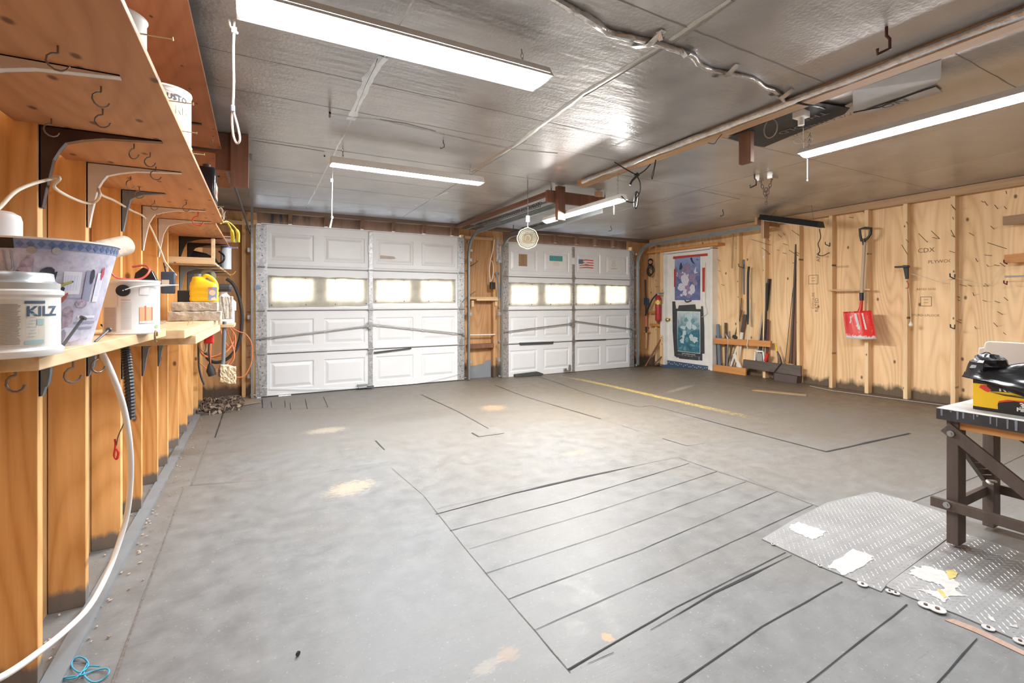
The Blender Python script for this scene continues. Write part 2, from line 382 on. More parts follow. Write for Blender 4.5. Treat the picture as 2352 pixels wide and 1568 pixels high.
# ================================================================ SETTING
# floor: one skin with its board gaps
f = MB(); NX, NY = 40, 50
f.sheet(lambda u, v_: Vector((-.9+u*7.6, -3.1+v_*9.9, fz(-.9+u*7.6, -3.1+v_*9.9))), NX, NY)
def gap(px, w0=.006, w1=None, mid=None, mi=1, dens=.11, amp=.0012, world=None):
    fac = .52 if world is None and onF(*px[-1]).length < 3.6 else .85
    w0 *= fac; w1 = None if w1 is None else w1*fac; mid = mid*.8 if mid else mid
    P = [onF(*p) for p in px] if world is None else world
    Q = []
    for i in range(len(P)-1):
        n = max(2, int((P[i+1]-P[i]).length/dens))
        Q += [P[i].lerp(P[i+1], k/n) for k in range(n)]
    Q.append(P[-1]); n = len(Q); f.m(mi); vs = []
    w1 = w0 if w1 is None else w1
    for i, q in enumerate(Q):
        a = (Q[min(i+1, n-1)]-Q[max(i-1, 0)]).normalized(); r = Vector((-a.y, a.x, 0))
        s = i/(n-1); w_ = w0+(w1-w0)*s
        if mid: w_ += mid*math.sin(math.pi*s)**3
        w_ *= random.uniform(.65, 1.2); j = random.uniform(-amp, amp)
        for sg in (-1, 1):
            p = q+r*(sg*w_/2+j); p.z = fz(p.x, p.y)+.0022; vs.append(p)
    f.add(vs, [(2*i, 2*i+1, 2*i+3, 2*i+2) for i in range(n-1)]); f.m(0)
gap([(1000,1181),(1180,1133),(1330,1098),(1515,1058)], .007, .003, .028)
gap([(1005,1168),(1120,1141),(1290,1106)], .003)
gap([(1515,1058),(1560,1050)], .003, mi=2)
gap([(1033,1219),(1300,1150),(1583,1064)], .004, .007)
gap([(1077,1261),(1370,1174),(1646,1083)], .004, .007)
gap([(1115,1317),(1400,1224),(1713,1106)], .006, .006)
gap([(1167,1376),(1470,1264),(1784,1129)], .006, .007)
gap([(1226,1448),(1540,1310),(1866,1160)], .005, .008)
gap([(1305,1539),(1550,1396),(1805,1269)], .012, .008)
gap([(1494,1447),(1640,1362),(1819,1275)], .004, .006, .016)
gap([(1350,1524),(1410,1499)], .004)
gap([(1540,1583),(1750,1440),(1934,1336)], .010, .009)
gap([(1840,1580),(2084,1389)], .010, .009)
gap([(2140,1586),(2244,1467)], .010, .008)
gap([(975,1140),(1085,1280),(1230,1450),(1310,1545)], .007, mi=2)
gap([(900,1075),(975,1140)], .006, mi=2)
gap([(1560,1052),(1640,1080),(1710,1103),(1790,1130),(1885,1166)], .008, .006)
gap([(1690,1085),(1760,1118)], .004, mi=2)
gap([(225,1660),(262,1560),(380,1235),(421,1123)], .014, mi=2)
gap([(440,1115),(479,1011)], .012, mi=2)
gap([(494,1005),(513,948)], .012)
gap([(440,1115),(560,1106),(645,1100)], .005, .002)
gap([(967,906),(1050,944),(1122,984)], .016, .008)
gap([(1084,994),(1100,1003)], .018)
gap([(1100,1003),(1158,995)], .010)
gap([(863,1012),(883,1033)], .014, .008)
gap([(734,1086),(820,1071),(890,1061)], .003)
gap([(602,916),(603,937)], .012)
for a, b_ in (((666,925),(668,941)), ((701,916),(706,939)), ((743,911),(753,935)), ((622,922),(624,936)), ((654,920),(655,936))): gap([a, b_], .008)
gap([(603,937),(660,939),(760,936)], .004, mi=2)
gap([(1136,884),(1200,909),(1267,929)], .012)
gap([(1267,929),(1380,962)], .020, .014)
gap([(1236,865),(1338,900),(1406,920),(1469,935),(1495,931),(1593,957)], .012, .006)
gap([(1593,957),(1644,971),(1780,1007),(1900,1038)], .014, .022)
gap([(1900,1037),(1990,1017),(2090,995)], .030, .022)
gap([(1427,977),(1467,990)], .004); gap([(1522,1007),(1578,1024)], .007); gap([(1578,1024),(1620,1018)], .004)
gap([(1620,1018),(1760,1010)], .002, mi=2); gap([(1380,962),(1522,1007)], .002, mi=2)
gap([(2096,1153),(2166,1126),(2352,1045)], .004)
gap([(1640,870),(1700,884),(1850,903)], .02, mi=2); gap([(1980,962),(2230,985)], .003, mi=2)
gap([(700,1568),(683,1500)], .0, mi=2)
floor = f.build('floor', [floor_m, seam_m, seam_g]); tag(floor, kind='structure')
# ceiling
c = MB(); c.sheet(lambda u, v_: Vector((-.9+(1-u)*7.6, -3.1+v_*9.9, zc(-3.1+v_*9.9))), 4, 20)
def cline(pts, w_=.012, mi=1, h=.0015, world=None):
    h *= .35
    P = [onC(*p) for p in pts] if world is None else world
    Q = []
    for i in range(len(P)-1):
        n = max(2, int((P[i+1]-P[i]).length/.08)); Q += [P[i].lerp(P[i+1], k/n) for k in range(n)]
    Q.append(P[-1]); vs = []; n = len(Q); c.m(mi)
    for i, q in enumerate(Q):
        a = (Q[min(i+1, n-1)]-Q[max(i-1, 0)]).normalized(); r = Vector((-a.y, a.x, 0)); ww = w_*random.uniform(.7, 1.3); j = random.uniform(-.003, .003)
        for s_, dz in ((-1, .0005), (0, h), (1, .0005)):
            p = q+r*(s_*ww/2+j); p.z = zc(p.y)-dz; vs.append(p)
    c.add(vs, [(3*i+k, 3*i+3+k, 3*i+4+k, 3*i+1+k) for i in range(n-1) for k in (0, 1)]); c.m(0)
for y in (-1.0, .22, 1.44, 2.62, 3.05, 3.86, 4.6, 5.1, 5.75): cline(None, .006 if y in (2.62, 3.05, 4.6, 5.75) else .010, 1, .003, [Vector((-.6, y, 0)), Vector((2.75, y+.03, 0))])
for y in (-.2, 1.0, 2.3, 3.4, 4.45, 5.3, 6.0): cline(None, .006, 1, .003, [Vector((2.85, y, 0)), Vector((6.4, y, 0))])
cline([(1680,0),(1540,95),(1340,215),(1180,335),(1080,395)], .045, 2, .006)
cline([(1690,0),(1540,103),(1340,222)], .010, 1, .008)
cline([(1030,440),(955,472)], .03, 2, .006)
cline([(880,130),(845,180),(822,240),(805,275)], .05, 2, .006)
cline([(868,135),(845,185),(815,255)], .006, 1, .008)
cline([(758,262),(880,277),(1060,318),(1180,342),(1280,352)], .03, 2, .008)
cline([(872,274),(930,283),(1000,301)], .010, 1, .010)
cline([(578,322),(700,340),(745,348)], .018, 1, .006)
cline([(1520,463),(1603,436)], .012, 1, .006); cline([(1603,436),(1700,457)], .016, 1, .006); cline([(1608,477),(1700,453)], .008, 2, .006)
cline([(1460,525),(1540,502)], .008, 2, .006)
for x in (4.1, 5.35): cline(None, .010, 2, .004, [Vector((x, -1, 0)), Vector((x, 6.3, 0))])
cline(None, .010, 2, .004, [Vector((.55, 1.5, 0)), Vector((.55, 6.3, 0))]); cline(None, .008, 1, .004, [Vector((1.75, 3, 0)), Vector((1.75, 6.3, 0))])
ceil = c.build('ceiling', [foil, foil_seam, foil_ridge]); tag(ceil, kind='structure')
# left wall (a touch out of square)
def xl(y): return -.575+.014*(y-2)
w1 = MB(); w1.add([(xl(-3.1)-.11, -3.1, -.05), (xl(6.7)-.11, 6.7, -.05), (xl(6.7)-.11, 6.7, 2.5), (xl(-3.1)-.11, -3.1, 2.5), (xl(-3.1)-.13, -3.1, -.05), (xl(6.7)-.13, 6.7, -.05), (xl(6.7)-.13, 6.7, 2.5), (xl(-3.1)-.13, -3.1, 2.5)],
    [(0,1,2,3),(7,6,5,4),(0,4,5,1),(3,2,6,7),(0,3,7,4),(1,5,6,2)])
wl = tag(w1.build('wall_left', ply_left), kind='structure')
LST = [-2.6, -2.2, -1.8, -1.4, -1.0, -.6, -.2, .2, .62, 1.04, 1.46, 1.975, 2.41, 2.91, 3.34, 3.79, 4.16, 4.64, 5.11, 5.5, 5.88, 6.3]
for y in LST:
    x = xl(y); m_ = MB().box((x-.108, y-.04, 0), (x, y, zc(y)-.005)); m_.build('stud', stud_l, wl, bev=.002)
m_ = MB().add([(xl(-3)-.105, -3, 1.49), (xl(-3)-.06, -3, 1.49), (xl(6.4)-.06, 6.4, 1.49), (xl(6.4)-.105, 6.4, 1.49), (xl(-3)-.105, -3, 1.52), (xl(-3)-.06, -3, 1.52), (xl(6.4)-.06, 6.4, 1.52), (xl(6.4)-.105, 6.4, 1.52)], [(3,2,1,0),(4,5,6,7),(0,1,5,4),(1,2,6,5),(2,3,7,6),(3,0,4,7)])

# strip of floor edging in front of the studs
tag(MB().add([(-.60, -2, .0), (-.545, -2, .0), (-.49, 5.9, .0), (-.545, 5.9, .0), (-.60, -2, .012), (-.545, -2, .012), (-.49, 5.9, .012), (-.545, 5.9, .012)], [(3,2,1,0),(4,5,6,7),(0,1,5,4),(1,2,6,5),(2,3,7,6),(3,0,4,7)]).build('trim_1', grey_p), kind='structure')
# back wall with two openings
wb = MB()
hdr = wood('header_ply_shaded', (.13, .07, .042), (.24, .135, .08), 2, 4., .03, top=((.012, .012, .014), 2.24, .4, 1.4))  # dark brown holds the shade above the doors; black mould toward the left
for x0, x1, z0, z1 in ((-.8, .02, -.05, 2.45), (2.68, 3.42, -.05, 2.45), (5.96, 6.6, -.05, 2.45)):
    wb.box((x0, 6.62, z0), (x1, 6.66, z1))
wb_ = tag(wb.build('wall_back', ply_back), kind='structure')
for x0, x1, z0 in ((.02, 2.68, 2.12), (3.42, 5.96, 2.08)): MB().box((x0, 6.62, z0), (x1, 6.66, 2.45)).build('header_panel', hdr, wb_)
for x in (-.1, .02, 2.72, 3.25, 6.04):
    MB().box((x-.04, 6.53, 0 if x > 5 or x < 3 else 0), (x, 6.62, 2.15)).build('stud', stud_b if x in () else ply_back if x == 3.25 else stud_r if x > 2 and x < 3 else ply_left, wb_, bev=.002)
for px in (667, 750, 833, 905, 975, 1040, 1226, 1278, 1327, 1370, 1411):
    x = onY(px, 520, 6.53).x
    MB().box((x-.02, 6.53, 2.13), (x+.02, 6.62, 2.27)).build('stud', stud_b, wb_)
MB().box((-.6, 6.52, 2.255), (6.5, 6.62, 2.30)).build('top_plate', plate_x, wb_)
MB().box((-.55, 6.52, 2.08), (-.02, 6.60, 2.125)).build('header', pine_x, wb_)
MB().box((2.74, 6.55, 2.10), (3.22, 6.62, 2.14)).build('header', pine_x, wb_)
# right wall
wr = MB().box((6.5, -3.1, -.05), (6.54, 6.66, 2.5)); wr_ = tag(wr.build('wall_right', ply_right), kind='structure')
RST = [-2.2, -1.8, -1.4, -1.0, -.55, -.1, .3, .72, 1.14, 1.60, 2.148, 2.56, 2.945, 3.345, 3.755, 4.24, 4.66]
for y in RST:
    p = MB().box((6.41, y, fz(6.41, y)-.03), (6.5, y+.04, zc(y)-.09)); p.build('stud', stud_r, wr_, bev=.002)
MB().add([(6.40, -3, zc(-3)-.09), (6.5, -3, zc(-3)-.09), (6.5, 6.5, zc(6.5)-.09), (6.40, 6.5, zc(6.5)-.09), (6.40, -3, zc(-3)-.004), (6.5, -3, zc(-3)-.004), (6.5, 6.5, zc(6.5)-.004), (6.40, 6.5, zc(6.5)-.004)],
    [(3,2,1,0),(4,5,6,7),(0,1,5,4),(1,2,6,5),(2,3,7,6),(3,0,4,7)]).build('top_plate', plate_m, wr_)
tag(MB().box((-.9, -3.1, -.05), (6.54, -3.06, 2.5)).build('wall_front', ply_left), kind='structure')
# ceiling beam
bm = tag(MB().add([(2.78, -2.8, zc(-2.8)-.055), (2.87, -2.8, zc(-2.8)-.055), (2.84, 3.75, zc(3.75)-.055), (2.75, 3.75, zc(3.75)-.055), (2.78, -2.8, zc(-2.8)), (2.87, -2.8, zc(-2.8)), (2.84, 3.75, zc(3.75)), (2.75, 3.75, zc(3.75))],
    [(3,2,1,0),(4,5,6,7),(0,1,5,4),(1,2,6,5),(2,3,7,6),(3,0,4,7)]).build('trim_2', plate_m), kind='structure')
pts = [Vector((2.765-.004*y+random.uniform(-.003, .003), y, zc(y)-.028+random.uniform(-.004, .004))) for y in [-2.5+.11*k for k in range(57)]]
MB().tube(pts, [random.uniform(.019, .026) for _ in pts], 8).build('foil_tape_strip', foil_tape, bm, smooth=50)
# ================================================================ GARAGE DOORS
def garage_door(name, x0, x1, z0, z1, covers, panes, rods, label_px):
    YD = 6.5; H_ = (z1-z0)/4; xm = (x0+x1)/2
    root = MB().box((x0, YD+.012, z0+.01), (x1, YD+.05, z1)).build(name, white_door); tag(root, kind='structure')
    for k in range(4):
        a = z0+k*H_+.006; b_ = z0+(k+1)*H_-.006; m_ = MB()
        wn = (x1-x0)
        cols = [(x0+.095*wn/2.59*1.0, x0+.59*wn/2.59), (x0+.71*wn/2.59, x0+1.22*wn/2.59), (x0+1.37*wn/2.59, x0+1.88*wn/2.59), (x0+2.0*wn/2.59, x0+2.50*wn/2.59)]
        if k == 2:
            m_.box((x0, YD, a), (x1, YD+.02, b_))
        else:
            zA, zB = a+.085, b_-.10; xs = [x0]+[q for c_ in cols for q in c_]+[x1]
            for z_0, z_1 in ((a, zA), (zB, b_)): m_.add([(x0, YD, z_0), (x1, YD, z_0), (x1, YD, z_1), (x0, YD, z_1)], [(0, 1, 2, 3)])
            for i in range(0, len(xs), 2): m_.add([(xs[i], YD, zA), (xs[i+1], YD, zA), (xs[i+1], YD, zB), (xs[i], YD, zB)], [(0, 1, 2, 3)])
            for c0, c1 in cols:
                R_ = [(0, 0), (.012, .011), (.022, .011), (.055, -.001)]
                vs = []
                for ins, dy in R_:
                    vs += [(c0+ins, YD+dy, zA+ins), (c1-ins, YD+dy, zA+ins), (c1-ins, YD+dy, zB-ins), (c0+ins, YD+dy, zB-ins)]
                fs = [(4*r+j, 4*r+(j+1) % 4, 4*r+4+(j+1) % 4, 4*r+4+j) for r in range(3) for j in range(4)]+[(12, 13, 14, 15)]
                m_.add(vs, fs)
            m_.add([(x0, YD, a), (x1, YD, a), (x1, YD+.02, a), (x0, YD+.02, a)], [(0, 3, 2, 1)])
            m_.add([(x0, YD, b_), (x1, YD, b_), (x1, YD+.02, b_), (x0, YD+.02, b_)], [(0, 1, 2, 3)])
        sec = m_.build('panel_section', white_door, root)
        if k > 0:
            r_ = MB(); zz = a-.012
            r_.prism([(x0, YD, zz+.004), (x0, YD-.014, zz+.012), (x0, YD-.016, zz+.03), (x0, YD-.006, zz+.042), (x0, YD, zz+.042)], (x1-x0, 0, 0))
            r_.build('seam_rail', white_door, root, smooth=40)
            MB().box((x0, YD-.004, zz-.004), (x1, YD+.012, zz+.004)).build('seam_gap', dsteel, root)  # dark strip painted as the shadow line under the seam rail
    MB().box((x0, YD-.012, z1-.004), (x1, YD+.03, z1+.008)).build('top_rail', white_door, root)
    MB().box((x0, YD-.004, z0-.018), (x1, YD+.02, z0+.012)).build('weather_strip', rubber, root)
    # stiles
    for (a, b_, dy) in ((x0-.062, x0+.062, .016), (x1-.05, x1+.055, .016), (xm-.026, xm+.026, .02)):
        m_ = MB().box((a, YD-dy, z0+.01), (b_, YD+.002, z1-.01)); st = m_.build('stile', galv, root, bev=.003)
        h = MB(); cx_ = (a+b_)/2
        for q in range(26):
            zz = z0+.06+q*.079
            if zz < z1-.05: h.cyl((cx_+(.012 if b_-a > .06 else 0)*(1 if q % 2 else -1), YD-dy-.0008, zz), (cx_+(.012 if b_-a > .06 else 0)*(1 if q % 2 else -1), YD-dy+.001, zz), .008 if b_-a > .06 else .005, 10)
        h.build('slot', dsteel, st)
        for k in (1, 2, 3):
            zz = z0+k*H_
            g = MB().cyl((cx_-.04, YD-dy-.012, zz), (cx_+.04, YD-dy-.012, zz), .009, 10)
            g.prism([(cx_-.035, YD-dy-.004, zz), (cx_+.035, YD-dy-.004, zz), (cx_+.012, YD-dy-.004, zz+.09), (cx_-.012, YD-dy-.004, zz+.09)], (0, .004, 0))
            g.prism([(cx_-.035, YD-dy-.004, zz), (cx_-.012, YD-dy-.004, zz-.07), (cx_+.012, YD-dy-.004, zz-.07), (cx_+.035, YD-dy-.004, zz)], (0, .004, 0))
            g.build('hinge', steel, root, smooth=40)
    for s_, x in ((-1, x0-.06), (1, x1+.05)):
        for k in range(5):
            zz = z0+.04+k*H_*.995-(.09 if k == 4 else 0)
            g = MB().cyl((x, YD-.02, zz), (x+s_*.045, YD-.02, zz), .006, 8); g.cyl((x+s_*.045, YD-.02, zz), (x+s_*.06, YD-.02, zz), .022, 14); g.build('roller', steel, root, smooth=40)
    for p, q in rods:
        P, Q = onY(*p, YD-.05), onY(*q, YD-.05)
        MB().tube([P, Q], .0085, 8).build('lock_bar', steel, root, smooth=50)
        g = MB().cbox(Q, (.05, .03, .035)); g.build('bar_guide', steel, root)
    # windows and their plastic covers
    for (p0, p1) in panes:
        A = onY(*p0, YD-.004); B = onY(*p1, YD-.004)
        MB().add([(A.x, YD-.004, B.z), (B.x, YD-.004, B.z), (B.x, YD-.004, A.z), (A.x, YD-.004, A.z)], [(0, 1, 2, 3)]).build('window_pane', pane_m, root)
    return root
def cover(parent_label, pts, seed, grp=None):
    """wrinkled translucent sheet tacked over a pair of door windows; pts = 4 corners in the picture plane TL TR BR BL"""
    P = [onY(*p, 6.475) for p in pts]
    def fn(u, v_):
        p = P[0].lerp(P[1], u).lerp(P[3].lerp(P[2], u), v_)
        ed = math.sin(math.pi*u)*math.sin(math.pi*v_)
        nz = mnoise.noise(Vector((u*7+seed, v_*3, seed)))
        e = mnoise.noise(Vector((u*6, seed, 2.)))*.010
        return Vector((p.x, 6.478+nz*.006-.006*ed, p.z+(e if v_ in (0, 1) or v_ < .1 or v_ > .9 else 0)))
    o = MB().sheet(fn, 60, 14).build('window_cover', cover_m, smooth=60)
    tag(o, parent_label, 'plastic sheet', 'plastic sheets tacked over the garage door windows')
    for u in (.02, .35, .65, .98):
        for v_ in (.06, .94):
            p = fn(u, v_); MB().cyl(p+Vector((0, .01, 0)), p-Vector((0, .006, 0)), .007, 8).build('tack', dsteel, o)
    a = [fn(k/24, .03) - Vector((0, .006, 0)) for k in range(25)]
    MB().tube(a, [.011+.004*math.sin(k*1.7) for k in range(25)], 6, flat=.6).build('rolled_hem', pm('hem', (.40, .37, .33), .8), o)
    return o
D1 = garage_door('door_1', .066, 2.659, 0., 2.105, None, [((625,640),(718,691)), ((751,641),(834,690)), ((865,645),(941,690)), ((967,646),(1037,690))],
    [((584,779),(846,748)), ((854,744),(1066,767))], None)
D2 = garage_door('door_2', 3.39, 5.965, -.025, 2.078, None, [((1174,656),(1233,697)), ((1252,656),(1308,696)), ((1324,657),(1374,696)), ((1390,657),(1435,695))],
    [((1158,762),(1311,743)), ((1319,737),(1456,756))], None)
cover('wrinkled translucent plastic sheet over the left pair of windows of the wide left garage door', [(617,632),(845,638),(845,700),(619,706)], 1.3)
cover('translucent plastic sheet over the right pair of windows of the wide left garage door', [(858,639),(1046,641),(1047,694),(859,695)], 4.1)
cover('translucent plastic sheet over the left pair of windows of the farther garage door', [(1169,648),(1315,651),(1314,702),(1167,702)], 7.7)
cover('translucent plastic sheet over the right pair of windows of the farther garage door', [(1321,651),(1447,655),(1444,699),(1321,701)], 9.9)
# details on the doors
MB().tube([onY(602, 890, 6.46), onY(700, 893, 6.46), onY(820, 890, 6.46), onY(850, 884, 6.46)], .003, 5).build('lift_cable', steel, D1)
MB().tube([onY(850, 889, 6.46), onY(960, 880, 6.46), onY(1056, 857, 6.46)], .003, 5).build('lift_cable', steel, D1)
MB().tube(spl([onY(598, 912, 6.46), onY(593, 850, 6.46), onY(587, 800, 6.46)]), .003, 5).build('lift_cable', steel, D1)
p = onY(833, 884, 6.47); MB().cbox(p, (.13, .03, .035)).cbox(p+Vector((.0, -.02, -.028)), (.12, .02, .02)).build('latch', steel, D1, bev=.003)
p = onY(850, 888, 6.46); MB().cbox(p, (.09, .05, .03)).tube([p, onY(862, 898, 6.40), onY(872, 901, 6.36)], .010, 8).build('handle', dsteel, D1)
p = onY(850, 809, 6.46); MB().cyl(p+Vector((0, .02, 0)), p-Vector((0, .012, 0)), .02, 16).build('keeper', chrome, D1, smooth=40)
p = onY(850, 747, 6.46); MB().cbox(p, (.05, .05, .09)).build('lock_plate', steel, D1)
p = onY(1316, 742, 6.46); MB().cbox(p, (.05, .05, .12)).build('lock_plate', steel, D2)
MB().add([onY(858, 808, 6.474), onY(945, 798, 6.474), onY(945, 801, 6.474), onY(860, 812, 6.474)], [(0, 1, 2, 3)]).build('torn_tape', tapedark, D1, thick=.002)
MB().prism([onY(1193, 787, 6.47), onY(1272, 784, 6.47), onY(1271, 789, 6.47), onY(1195, 792, 6.47)], (0, .012, 0)).build('torn_tape', tapedark, D2)
MB().prism([onY(1320, 781, 6.474), onY(1392, 778.5, 6.474), onY(1392, 780.5, 6.474), onY(1320, 783, 6.474)], (0, .01, 0)).build('torn_tape', tapedark, D2)
MB().prism([onY(1184, 866, 6.42), onY(1184, 860, 6.42), onY(1236, 853.5, 6.42), onY(1249, 858, 6.42), onY(1247, 861, 6.42)], (0, .06, 0)).build('wood_wedge', wood('dark_wedge', (.04, .045, .04), (.09, .10, .085), 0, 9), bev=.003)
tag(bpy.data.objects['wood_wedge'], 'dark weathered board lying against the foot of the farther garage door', 'board')
p = onY(1298, 848, 6.46); MB().cbox(p, (.05, .03, .03)).cbox(p+Vector((.09, 0, .02)), (.03, .03, .10)).cbox(p+Vector((.03, 0, -.02)), (.12, .02, .012)).build('latch', steel, D2, bev=.002)
MB().tube(spl([onY(1312, 847, 6.42), onY(1325, 856, 6.4), onY(1340, 861, 6.38)]), .002, 5).build('lift_cable', steel, D2)
# dirty smear and little labels
def decal(name, mat, parent, corners, off=(0, -.0015, 0)):
    return MB().prism(corners, off).build(name, mat, parent)
decal('old_sticker', pm('smear', (.50, .43, .38), .7), D1, [onY(*q, 6.497) for q in ((873,586),(905,589),(909,594),(900,595),(873,594))])
decal('old_sticker', paper, D1, [onY(*q, 6.482) for q in ((846,562),(854,563),(854,581),(846,580))])
decal('warning_label', pm('label_bluegrey', (.25, .38, .52), .6), D1, [onY(*q, 6.482) for q in ((586,655),(597,655),(597,665),(586,665))])
decal('warning_label', paper, D2, [onY(*q, 6.478) for q in ((1313,592),(1320,592),(1320,607),(1313,607))])
decal('warning_label', pm('label_bluegrey', (.25, .38, .52), .6), D2, [onY(*q, 6.482) for q in ((1152,663),(1158,663),(1158,671),(1152,671))])
# gravity-bright gaps under the doors are daylight: glowing strips stand in for it
for a, b_ in (((640,909),(668,906.5)), ((1040,879),(1060,876)), ((1392,852),(1440,847))):
    P, Q = onY(*a, 6.5), onY(*b_, 6.5)
    MB().box((P.x, 6.488, P.z-.003), (Q.x, 6.492, P.z+.005)).build('daylight_gap', MATS['daylight_pane'], D1 if a[0] < 1100 else D2)
# tracks
def track(label, X, pts_side, zt, yend, hangs=True):
    r = T('door_track', label, 'track', (X, 6.42, .0), 'garage door tracks')
    P = [Vector((X, 6.43, .02)), Vector((X, 6.43, 1.2)), Vector((X, 6.43, zt-.34))]
    for k in range(1, 9):
        a = k/8*math.pi/2; P.append(Vector((X, 6.43-.34*(1-math.cos(a)), zt-.34+.34*math.sin(a))))
    P.append(Vector((X, yend, zt+.01)))
    vs = []; prof = [(-.010, -.026), (-.012, .026), (-.006, .028), (-.004, .020), (.014, .02), (.014, -.02), (-.004, -.020)]
    prof = [(-.014, -.026), (.012, -.026), (.012, -.018), (-.008, -.018), (-.008, .018), (.012, .018), (.012, .026), (-.014, .026)]
    n = len(prof)
    for i, p in enumerate(P):
        a = (P[min(i+1, len(P)-1)]-P[max(i-1, 0)]).normalized(); nrm = Vector((1, 0, 0)).cross(a)
        for (s1, s2) in prof: vs.append(p+Vector((s1*pts_side, 0, 0))+nrm*s2)
    MB().add(vs, [(i*n+j, i*n+(j+1) % n, (i+1)*n+(j+1) % n, (i+1)*n+j) for i in range(len(P)-1) for j in range(n)]+[tuple(range(n)), tuple((len(P)-1)*n+j for j in range(n))]).build('rail', galv2, r)
    for zz in (.25, .95, 1.75):
        MB().box((X-.03*pts_side-.02, 6.44, zz), (X-.03*pts_side+.03, 6.53, zz+.05)).build('bracket', galv, r, bev=.002)
    return r
galv2 = pm('track_metal', (.36, .39, .40), .35, .75, .1, 10)
track('galvanised door track at the left edge of the wide garage door, beside the hose corner', -.03, 1, 2.19, 3.9)
track('galvanised door track at the right edge of the wide left garage door', 2.755, -1, 2.15, 4.02)
track('galvanised door track at the left edge of the farther garage door, behind the spinner', 3.30, 1, 2.13, 4.02)
track('galvanised door track at the right edge of the farther garage door, above the white door', 6.055, -1, 2.16, 4.05)
# header angle irons of the tracks (upper pairs)
def hanger(label, parts, loc, mat):
    r = T('track_hanger', label, 'hanger', loc, 'wooden blocks holding the door tracks')
    for nm, A, B in parts: MB().box(A, B).build(nm, mat, r, bev=.003)
    return r
hanger('dark red wooden block hanging from the ceiling above the left shelves', [('block', (-.24, 3.84, 2.07), (-.06, 3.88, 2.33)), ('block', (-.15, 3.80, 1.96), (-.04, 3.84, 2.33))], (-.12, 3.85, 2.33), brownwood)
hanger('dark red wooden hanger between the two inner tracks at the end of the beam', [('cross_board', (2.57, 4.0, 2.16), (3.30, 4.04, 2.28)), ('post', (2.66, 3.95, 1.98), (2.75, 4.0, 2.32))], (2.9, 4.0, 2.3), brownwood)
hanger('light wooden block at the end of the track above the white door', [('post', (6.02, 4.0, 2.02), (6.14, 4.045, 2.33)), ('cleat', (5.95, 4.05, 2.20), (6.45, 4.09, 2.30))], (6.1, 4.02, 2.3), wood('hanger_wood', (.30, .17, .09), (.46, .29, .16), 2, 8))
# slanted dark struts
for (a, b_, lb) in (((-.18, 3.9, 2.16), (-.05, 6.45, 1.98), 'dark angle strut slanting from the left ceiling block down to the door track'),):
    tag(MB().bar(a, b_, .035, .012).build('angle_strut', dsteel), lb, 'strut')
for lb, X in (('dark extension spring bar above the track at the right of the wide garage door', 2.68), ('dark extension spring bar above the track left of the farther garage door', 3.38)):
    P = [Vector((X, y, 2.20)) for y in (4.05, 6.3)]
    r = T('door_spring', lb, 'spring', (X, 5.2, 2.17)); MB().tube([P[0], P[1]], .012, 8).tube([(X, 4.1, 2.2), (X, 4.1, zc(4.1)-.002)], .006, 6).tube([(X, 6.2, 2.2), (X, 6.2, zc(6.2)-.002)], .006, 6).build('rod', dsteel, r)
    co = []; 
    for k in range(400): th = k*.55; co.append(Vector((X+.024*math.cos(th), 4.3+k*.0042, 2.20+.024*math.sin(th))))
    MB().tube(co, .004, 4).build('coil', dsteel, r)
MB().box((2.60, 4.05, 2.245), (2.66, 6.5, 2.28)).build('track_ledger', brownwood_y); tag(bpy.data.objects['track_ledger'], 'long dark red board under the ceiling beside the inner door track', 'board')
# spinner ornament
sp_c = atD(1212, 547, 4.55)
vdir = ray(1212, 547); nrm = Vector((vdir.x, vdir.y, 0)).normalized(); sx = Vector((nrm.y, -nrm.x, 0)); up = Vector((0, 0, 1))
r = T('wind_spinner', 'scalloped white and gold wind spinner hanging before the left track of the farther garage door', 'ornament', sp_c+Vector((0, 0, -.12)))
spm = pm('spinner_metal', (.52, .48, .36), .25, .5, .05); spg = pm('spinner_gold', (.30, .25, .15), .3, .7, .1); sizes = [.103, .084, .073, .063, .053, .044]
for i, R0 in enumerate(sizes):
    vs = []; n = 64; wd = .010 if i == 0 else .0048 if i < 4 else .0035
    for k in range(n):
        th = 2*math.pi*k/n; rr = R0*(1+.055*abs(math.cos(4*th))-.03)
        for q in (rr, rr-wd):
            for dy in (-.0012, .0012): vs.append(sp_c+sx*(math.sin(th)*q)+up*(math.cos(th)*q)+nrm*(dy+math.sin(th)*i*.002))
    fs = []
    for k in range(n):
        a = 4*k; b_ = 4*((k+1) % n); fs += [(a, b_, b_+2, a+2), (a+1, a+3, b_+3, b_+1), (a, a+1, b_+1, b_), (a+2, b_+2, b_+3, a+3)]
    MB().add(vs, fs).build('ring', spm, r)
m_ = MB(); n = 24; m_.add([sp_c+sx*(math.sin(2*math.pi*k/n)*.036)+up*(math.cos(2*math.pi*k/n)*.036)+nrm*.002 for k in range(n)], [tuple(range(n))]); m_.build('centre_disc', spg, r, thick=.002)
m_ = MB(); m_.add([sp_c+sx*a+up*b_-nrm*.001 for a, b_ in ((-.018,-.022),(-.016,.010),(-.008,.022),(.006,.022),(.016,.010),(.016,-.022),(.006,-.022),(.004,-.004),(-.004,-.008),(-.006,-.022))], [tuple(range(10))]).build('centre_cutout', pm('spinner_dark', (.12, .09, .06), .5), r, thick=.002)
MB().tube([sp_c+up*.105, sp_c+up*.16], .0015, 5).build('hook', steel, r)
MB().cyl(sp_c+up*.155, sp_c+up*.215, .017, 14).build('hanger_motor', cream, r, smooth=40)
MB().tube([sp_c+up*.215, Vector((sp_c.x, sp_c.y, zc(sp_c.y)))], .003, 6).build('hanger_wire', dsteel, r)
